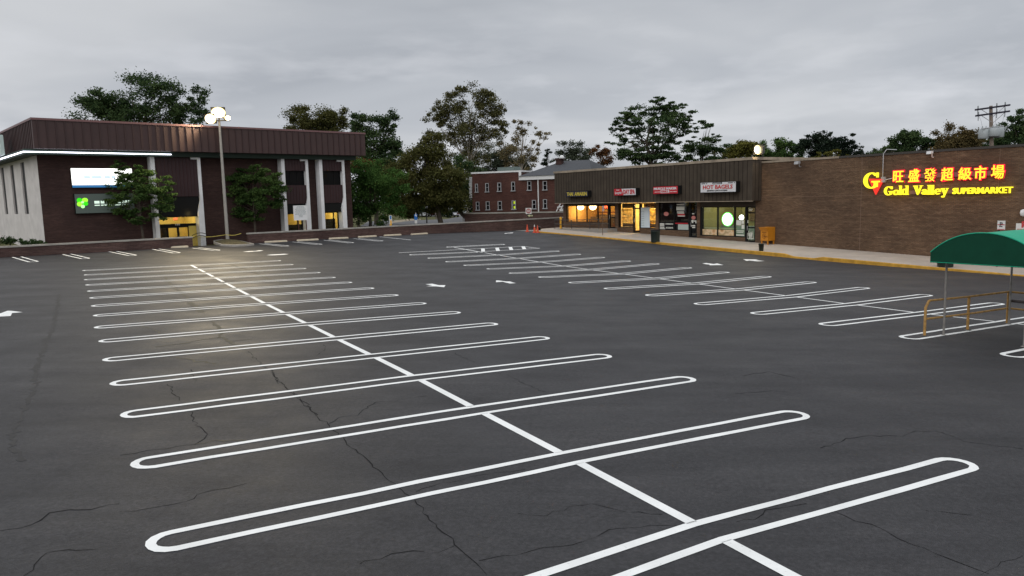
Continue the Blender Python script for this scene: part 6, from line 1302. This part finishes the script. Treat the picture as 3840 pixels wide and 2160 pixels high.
def tree(name, label, basepx, depth, crowns, leaf, m, bark='bark', dens=1.0, flat_=0.7, group='trees around the parking lot', tr=0.22, cl=(.19, .38), dsq=0.8, nclump=None, limb=True, ball=1.0, cat='tree'):
    k = depth / 1861.0; bx = atY(*kD(basepx, 520), depth); base = np.array([bx[0], depth, gfar(bx[0], depth)])
    T = thing(name, base, label, cat, group); C_ = []; tips = []
    for cr in crowns:
        cx_, cy2, rx, ry = cr[:4]; dn = cr[4] if len(cr) > 4 else 1.0
        c = atY(*kD(cx_, cy2), depth); rx *= k; ry *= k; rd = min(rx, ry * 1.6) * dsq
        nc = nclump or max(10, int(rx * ry / (leaf * leaf) * .10) + 8); nc = min(nc, 80); tot = 5.0 * dens * dn * math.pi * rx * ry / (asp_ * leaf * leaf)
        wts = rng.uniform(.3, 1.7, nc)
        for j in range(nc):
            d = rng.normal(size=3); d /= np.linalg.norm(d); rr = rng.uniform(.05, 1.0) ** .45
            cc = c + d * np.array([rx, rd, ry]) * rr * .92; R_ = rng.uniform(*cl) * math.sqrt(rx * ry) * (1.15 - .45 * rr)
            per = int(tot / nc * wts[j]) + 1
            pts = rng.normal(size=(per, 3)) * .5
            C_.append(cc + pts * R_ * np.array([1.25, 1.25, flat_ * 1.25])); tips.append((cc, R_))
    C_ = np.concatenate(C_); C_ = C_[C_[:, 2] > base[2] + .3]
    q = MB(); lowc = min(cc[2] for cc, _ in tips); topz = max(cc[2] for cc, _ in tips); cen = np.mean([cc for cc, _ in tips], 0)
    fork = np.array([base[0] + (cen[0] - base[0]) * .35, base[1], base[2] + max((lowc - base[2]) * .9, (topz - base[2]) * .3)])
    q.tube([base - [0, 0, .3], base + [0, 0, .5], (base + fork) / 2 + [.05, 0, 0], fork], [tr * 1.4, tr * 1.1, tr, tr * .85], 8)
    top = np.array([cen[0], base[1], topz - (topz - fork[2]) * .15]); q.tube([fork, (fork + top) / 2 + rng.normal(0, tr, 3), top], [tr * .7, tr * .38, tr * .08], 6)
    if limb:
        for j in rng.permutation(len(tips))[:26]:
            cc, _ = tips[j]; t_ = rng.uniform(0, .7); st = fork + (top - fork) * t_ * .7; mid = st + (cc - st) * .5 + np.array([0, 0, .12 * np.linalg.norm(cc - st)]) * rng.uniform(-.3, 1); q.tube([st, mid, cc], [tr * .26 * (1 - t_ * .4), tr * .15, tr * .03], 5, cap=False)
    q.build('trunk', M[bark], T); leafmesh(C_, leaf, 'crown', m, T); return T

lf_dark = leafmat('dark_green_leaves', (0.028, 0.053, 0.025), (0.053, 0.087, 0.036), (0.095, 0.138, 0.054))
lf_mid = leafmat('mid_green_leaves', (0.034, 0.063, 0.022), (0.059, 0.108, 0.031), (0.112, 0.171, 0.051))
lf_bright = leafmat('young_green_leaves', (0.036, 0.080, 0.022), (0.066, 0.135, 0.036), (0.117, 0.208, 0.053))
lf_olive = leafmat('olive_leaves', (0.051, 0.055, 0.021), (0.086, 0.090, 0.030), (0.133, 0.124, 0.046))
lf_brown = leafmat('browning_leaves', (0.067, 0.058, 0.028), (0.112, 0.088, 0.039), (0.164, 0.122, 0.055))
lf_tan = leafmat('thin_tan_leaves', (0.103, 0.088, 0.046), (0.158, 0.128, 0.067), (0.219, 0.183, 0.098))
lf_orange = leafmat('orange_brown_leaves', (0.078, 0.038, 0.018), (0.122, 0.057, 0.025), (0.166, 0.083, 0.034))
lf_syc = leafmat('olive_sycamore_leaves', (.066, .070, .028), (.105, .104, .044), (.16, .148, .066))
lf_pine = leafmat('pine_needles', (0.012, 0.019, 0.014), (0.022, 0.034, 0.023), (0.041, 0.056, 0.035))
lf_yel = leafmat('yellow_green_leaves', (0.078, 0.080, 0.020), (0.122, 0.120, 0.029), (0.177, 0.166, 0.044))
lf_grey = leafmat('grey_green_leaves', (0.042, 0.053, 0.037), (0.067, 0.083, 0.056), (0.109, 0.128, 0.086))
tree('shade_tree', 'large dark green tree rising behind the left half of the office roof', 335, 100, [(270, 272, 82, 52), (370, 232, 84, 54), (325, 290, 140, 50), (430, 275, 45, 40), (498, 248, 32, 38, .75), (480, 290, 52, 40)], 0.272, lf_dark, tr=.4)
tree('shade_tree', 'rounded olive tree behind the right half of the office roof', 800, 112, [(792, 300, 82, 46), (755, 322, 55, 30), (845, 312, 45, 42), (800, 340, 95, 35)], 0.272, lf_olive, tr=.35)
tree('shade_tree', 'tall dark tree with two upright lobes at the right end of the office', 945, 105, [(910, 312, 34, 38), (968, 306, 34, 36), (905, 352, 40, 42), (975, 350, 42, 46), (940, 395, 70, 46), (920, 440, 74, 44), (985, 385, 30, 30)], 0.272, lf_dark, tr=.3, dens=1.35)
tree('sycamore_tree', 'tallest sycamore with thinning brown leaves, sky showing through its crown', 1178, 126, [(1190, 240, 52, 36), (1130, 262, 50, 36), (1235, 262, 48, 36), (1175, 290, 80, 38), (1100, 300, 42, 28), (1258, 300, 38, 28), (1110, 335, 60, 24, .8), (1180, 345, 78, 40, .8), (1240, 340, 45, 28, .7), (1175, 400, 55, 55, .8)], 0.288, lf_syc, 'palebark', dens=.72, tr=.4, cl=(.17, .34))
tree('sycamore_tree', 'slender pale trunked sycamore with sparse tan leaves', 1308, 118, [(1308, 330, 30, 38), (1362, 335, 24, 26), (1285, 380, 44, 34), (1345, 380, 30, 30), (1305, 410, 50, 24)], 0.256, lf_tan, 'palebark', dens=.5, tr=.25, cl=(.14, .3))
tree('shade_tree', 'grey green tree mass behind the red brick building', 1255, 140, [(1240, 405, 48, 50), (1285, 402, 50, 42), (1215, 440, 40, 30), (1330, 415, 35, 25)], 0.288, lf_grey, tr=.3)
tree('shade_tree', 'browning tree with a dark trunk in front of the tall sycamore', 1107, 96, [(1080, 372, 46, 36), (1060, 420, 84, 56), (1015, 462, 68, 52), (1105, 458, 86, 60), (1135, 500, 62, 44), (1035, 508, 72, 40), (1090, 505, 60, 36)], 0.256, lf_olive, tr=.3, dens=1.4)
tree('shade_tree', 'dark understory tree under the sycamores beside the red brick building', 1180, 112, [(1165, 440, 46, 60), (1175, 500, 40, 44, .8), (1000, 440, 44, 50), (965, 470, 52, 56), (1015, 515, 60, 34), (1130, 520, 50, 26, .7)], 0.272, lf_dark, tr=.3, dens=1.4)
tree('small_tree', 'bright green small tree behind the wall at the right end of the office', 928, 77, [(945, 438, 60, 42), (900, 432, 44, 36), (990, 475, 42, 48), (930, 495, 80, 52), (880, 495, 30, 50), (960, 535, 62, 32), (905, 540, 45, 28)], 0.176, lf_bright, tr=.16)
tree('shade_tree', 'orange tinged tree peeking out under the right end of the maroon fascia', 900, 92, [(900, 405, 38, 24), (930, 420, 30, 20)], 0.224, lf_orange, dens=.8, tr=.15)
tree('small_tree', 'small green tree with feathery leaves right of the lamp post', 636, 63.5, [(640, 436, 54, 28), (592, 455, 50, 28), (690, 462, 34, 38), (640, 478, 80, 40), (582, 495, 40, 30), (650, 515, 74, 34), (690, 505, 30, 30), (625, 545, 50, 18)], 0.152, lf_mid, tr=.11, flat_=.4, dsq=.55, cl=(.17, .34))
tree('small_tree', 'small green tree half covering the lit office signs', 352, 57.0, [(300, 422, 28, 20), (345, 438, 44, 26), (330, 460, 66, 28), (398, 458, 40, 36), (285, 482, 58, 24), (365, 490, 80, 34), (300, 515, 56, 24), (400, 520, 46, 34), (350, 540, 62, 26), (420, 490, 26, 30)], 0.144, lf_mid, tr=.10, flat_=.4, dsq=.5, cl=(.17, .34))
tree('shade_tree', 'grey green round tree above the far left end of the shops', 1445, 145, [(1435, 375, 40, 28), (1465, 390, 40, 30), (1425, 400, 35, 28)], 0.288, lf_grey, dens=.8, tr=.25)
tree('conifer_tree', 'small black green conifer above the grey hip roof', 1378, 150, [(1380, 385, 11, 12), (1376, 405, 16, 16)], 0.240, lf_pine, tr=.15)
tree('shade_tree', 'orange brown tree between the round tree and the spreading tree', 1512, 140, [(1500, 385, 25, 20), (1525, 398, 32, 24)], 0.272, lf_orange, tr=.2)
tree('spreading_tree', 'broad spreading tree with layered branches above the shops', 1640, 96, [(1585, 298, 50, 22), (1705, 280, 48, 24), (1745, 318, 36, 20), (1640, 320, 95, 60, .55), (1630, 385, 100, 32, .8), (1690, 300, 60, 40, .6), (1652, 262, 36, 20), (1612, 285, 40, 16), (1572, 310, 38, 18), (1545, 325, 24, 12), (1700, 275, 36, 20), (1672, 300, 55, 20), (1610, 325, 52, 18), (1560, 355, 42, 16), (1725, 310, 32, 18), (1660, 345, 70, 22), (1720, 350, 30, 16), (1585, 390, 55, 24), (1640, 400, 85, 26), (1700, 385, 45, 25)], 0.240, lf_dark, tr=.4, flat_=.36, dens=.85, cl=(.17, .34))
tree('spreading_tree', 'thinner side tree right of the broad spreading one', 1760, 99, [(1775, 375, 60, 34, .8), (1775, 318, 24, 12), (1798, 348, 24, 12), (1748, 372, 40, 18), (1790, 382, 30, 18), (1745, 400, 45, 18)], 0.240, lf_dark, tr=.2, flat_=.38, dens=1.1)
tree('shade_tree', 'yellowing olive tree just left of the lit roof floodlight', 1882, 112, [(1880, 385, 60, 26), (1870, 372, 36, 24), (1898, 380, 34, 26), (1845, 392, 34, 20)], 0.272, lf_yel, tr=.2, dens=1.3)
tree('shade_tree', 'mid green tree just right of the lit roof floodlight', 1962, 108, [(1950, 374, 42, 32), (1988, 384, 38, 34), (1925, 392, 36, 24), (1970, 400, 60, 22)], 0.272, lf_mid, tr=.2, dens=1.4)
tree('pine_tree', 'blackish green pine clump above the middle of the brick wall', 2075, 98, [(2080, 375, 85, 30), (2040, 352, 28, 24), (2070, 345, 28, 18), (2062, 372, 48, 34), (2105, 360, 30, 26), (2135, 358, 22, 28), (2135, 382, 38, 26), (2095, 390, 60, 24)], 0.224, lf_pine, tr=.3, cl=(.16, .3), dens=1.15)
tree('conifer_tree', 'small pointed conifer at the right of the pine clump', 2168, 100, [(2166, 372, 7, 10), (2168, 388, 16, 16)], 0.208, lf_pine, tr=.12)
tree('shrub', 'yellow green shrub tops showing over the roof edge before the pines', 2090, 82, [(2078, 388, 22, 10), (2105, 385, 14, 10), (2055, 396, 14, 8), (2130, 396, 14, 8)], 0.176, lf_yel, dens=.7, tr=.08, cat='shrub')
tree('shade_tree', 'dark green tree above the lit red characters', 2285, 95, [(2290, 362, 80, 28), (2270, 345, 36, 18), (2300, 358, 46, 26), (2255, 374, 46, 18), (2340, 372, 50, 22), (2215, 386, 26, 9)], 0.224, lf_dark, tr=.22, dens=1.4)
tree('shade_tree', 'olive brown tree left of the utility pole', 2410, 92, [(2420, 360, 80, 28), (2400, 335, 50, 24), (2440, 342, 42, 28), (2400, 362, 70, 26), (2450, 372, 50, 20)], 0.224, lf_brown, tr=.25, dens=1.1)
tree('shade_tree', 'dark tree behind the grey transformers', 2500, 96, [(2495, 352, 40, 28), (2520, 372, 50, 25), (2470, 375, 40, 20)], 0.224, lf_dark, tr=.22, dens=1.4)
tree('shade_tree', 'green tree cut off by the right edge of the picture', 2560, 84, [(2545, 312, 30, 24), (2572, 300, 28, 24), (2562, 340, 38, 28), (2590, 360, 50, 40)], 0.208, lf_dark, tr=.22, dens=1.4)
tree('shade_tree', 'low dark tree filling the dip between the pines and the lit characters', 2205, 104, [(2205, 388, 40, 14), (2185, 394, 30, 10), (2235, 384, 30, 14)], .22, lf_dark, tr=.15)
tree('shade_tree', 'olive tree low behind the roof between the spreading trees and the yellowing one', 1815, 116, [(1815, 392, 38, 20), (1840, 385, 24, 16)], .24, lf_olive, tr=.15)
for cs, l in ([(15, 604, 36, 8), (40, 607, 20, 7)], 'clipped dark hedge at the left edge behind the low wall'), ([(80, 610, 34, 7), (60, 612, 22, 6), (102, 611, 16, 6)], 'second clipped hedge against the corner of the office'):
    tree('hedge', l, cs[0][0], 53.0, cs, .12, lf_dark, dens=1.6, tr=.05, limb=False, group='hedges by the office', cl=(.3, .5), cat='hedge')

# far woods closing the view under the crowns
C_ = []
for x in np.arange(-70, 260, 3.2):
    h = 5 + 4 * rng.random(); y = 205 + 12 * rng.random(); n = 420
    pts = rng.normal(size=(n, 3)) * np.array([2.0, 2.0, h * .26]); C_.append(np.array([x, y, h * .5]) + pts)
C_ = np.concatenate(C_); T = thing('distant_woods', (60, 205, 0)); tag(T, 'dark band of far trees closing the view behind the houses', 'woods', None, 'stuff'); leafmesh(C_, .8, 'foliage', lf_dark, T)
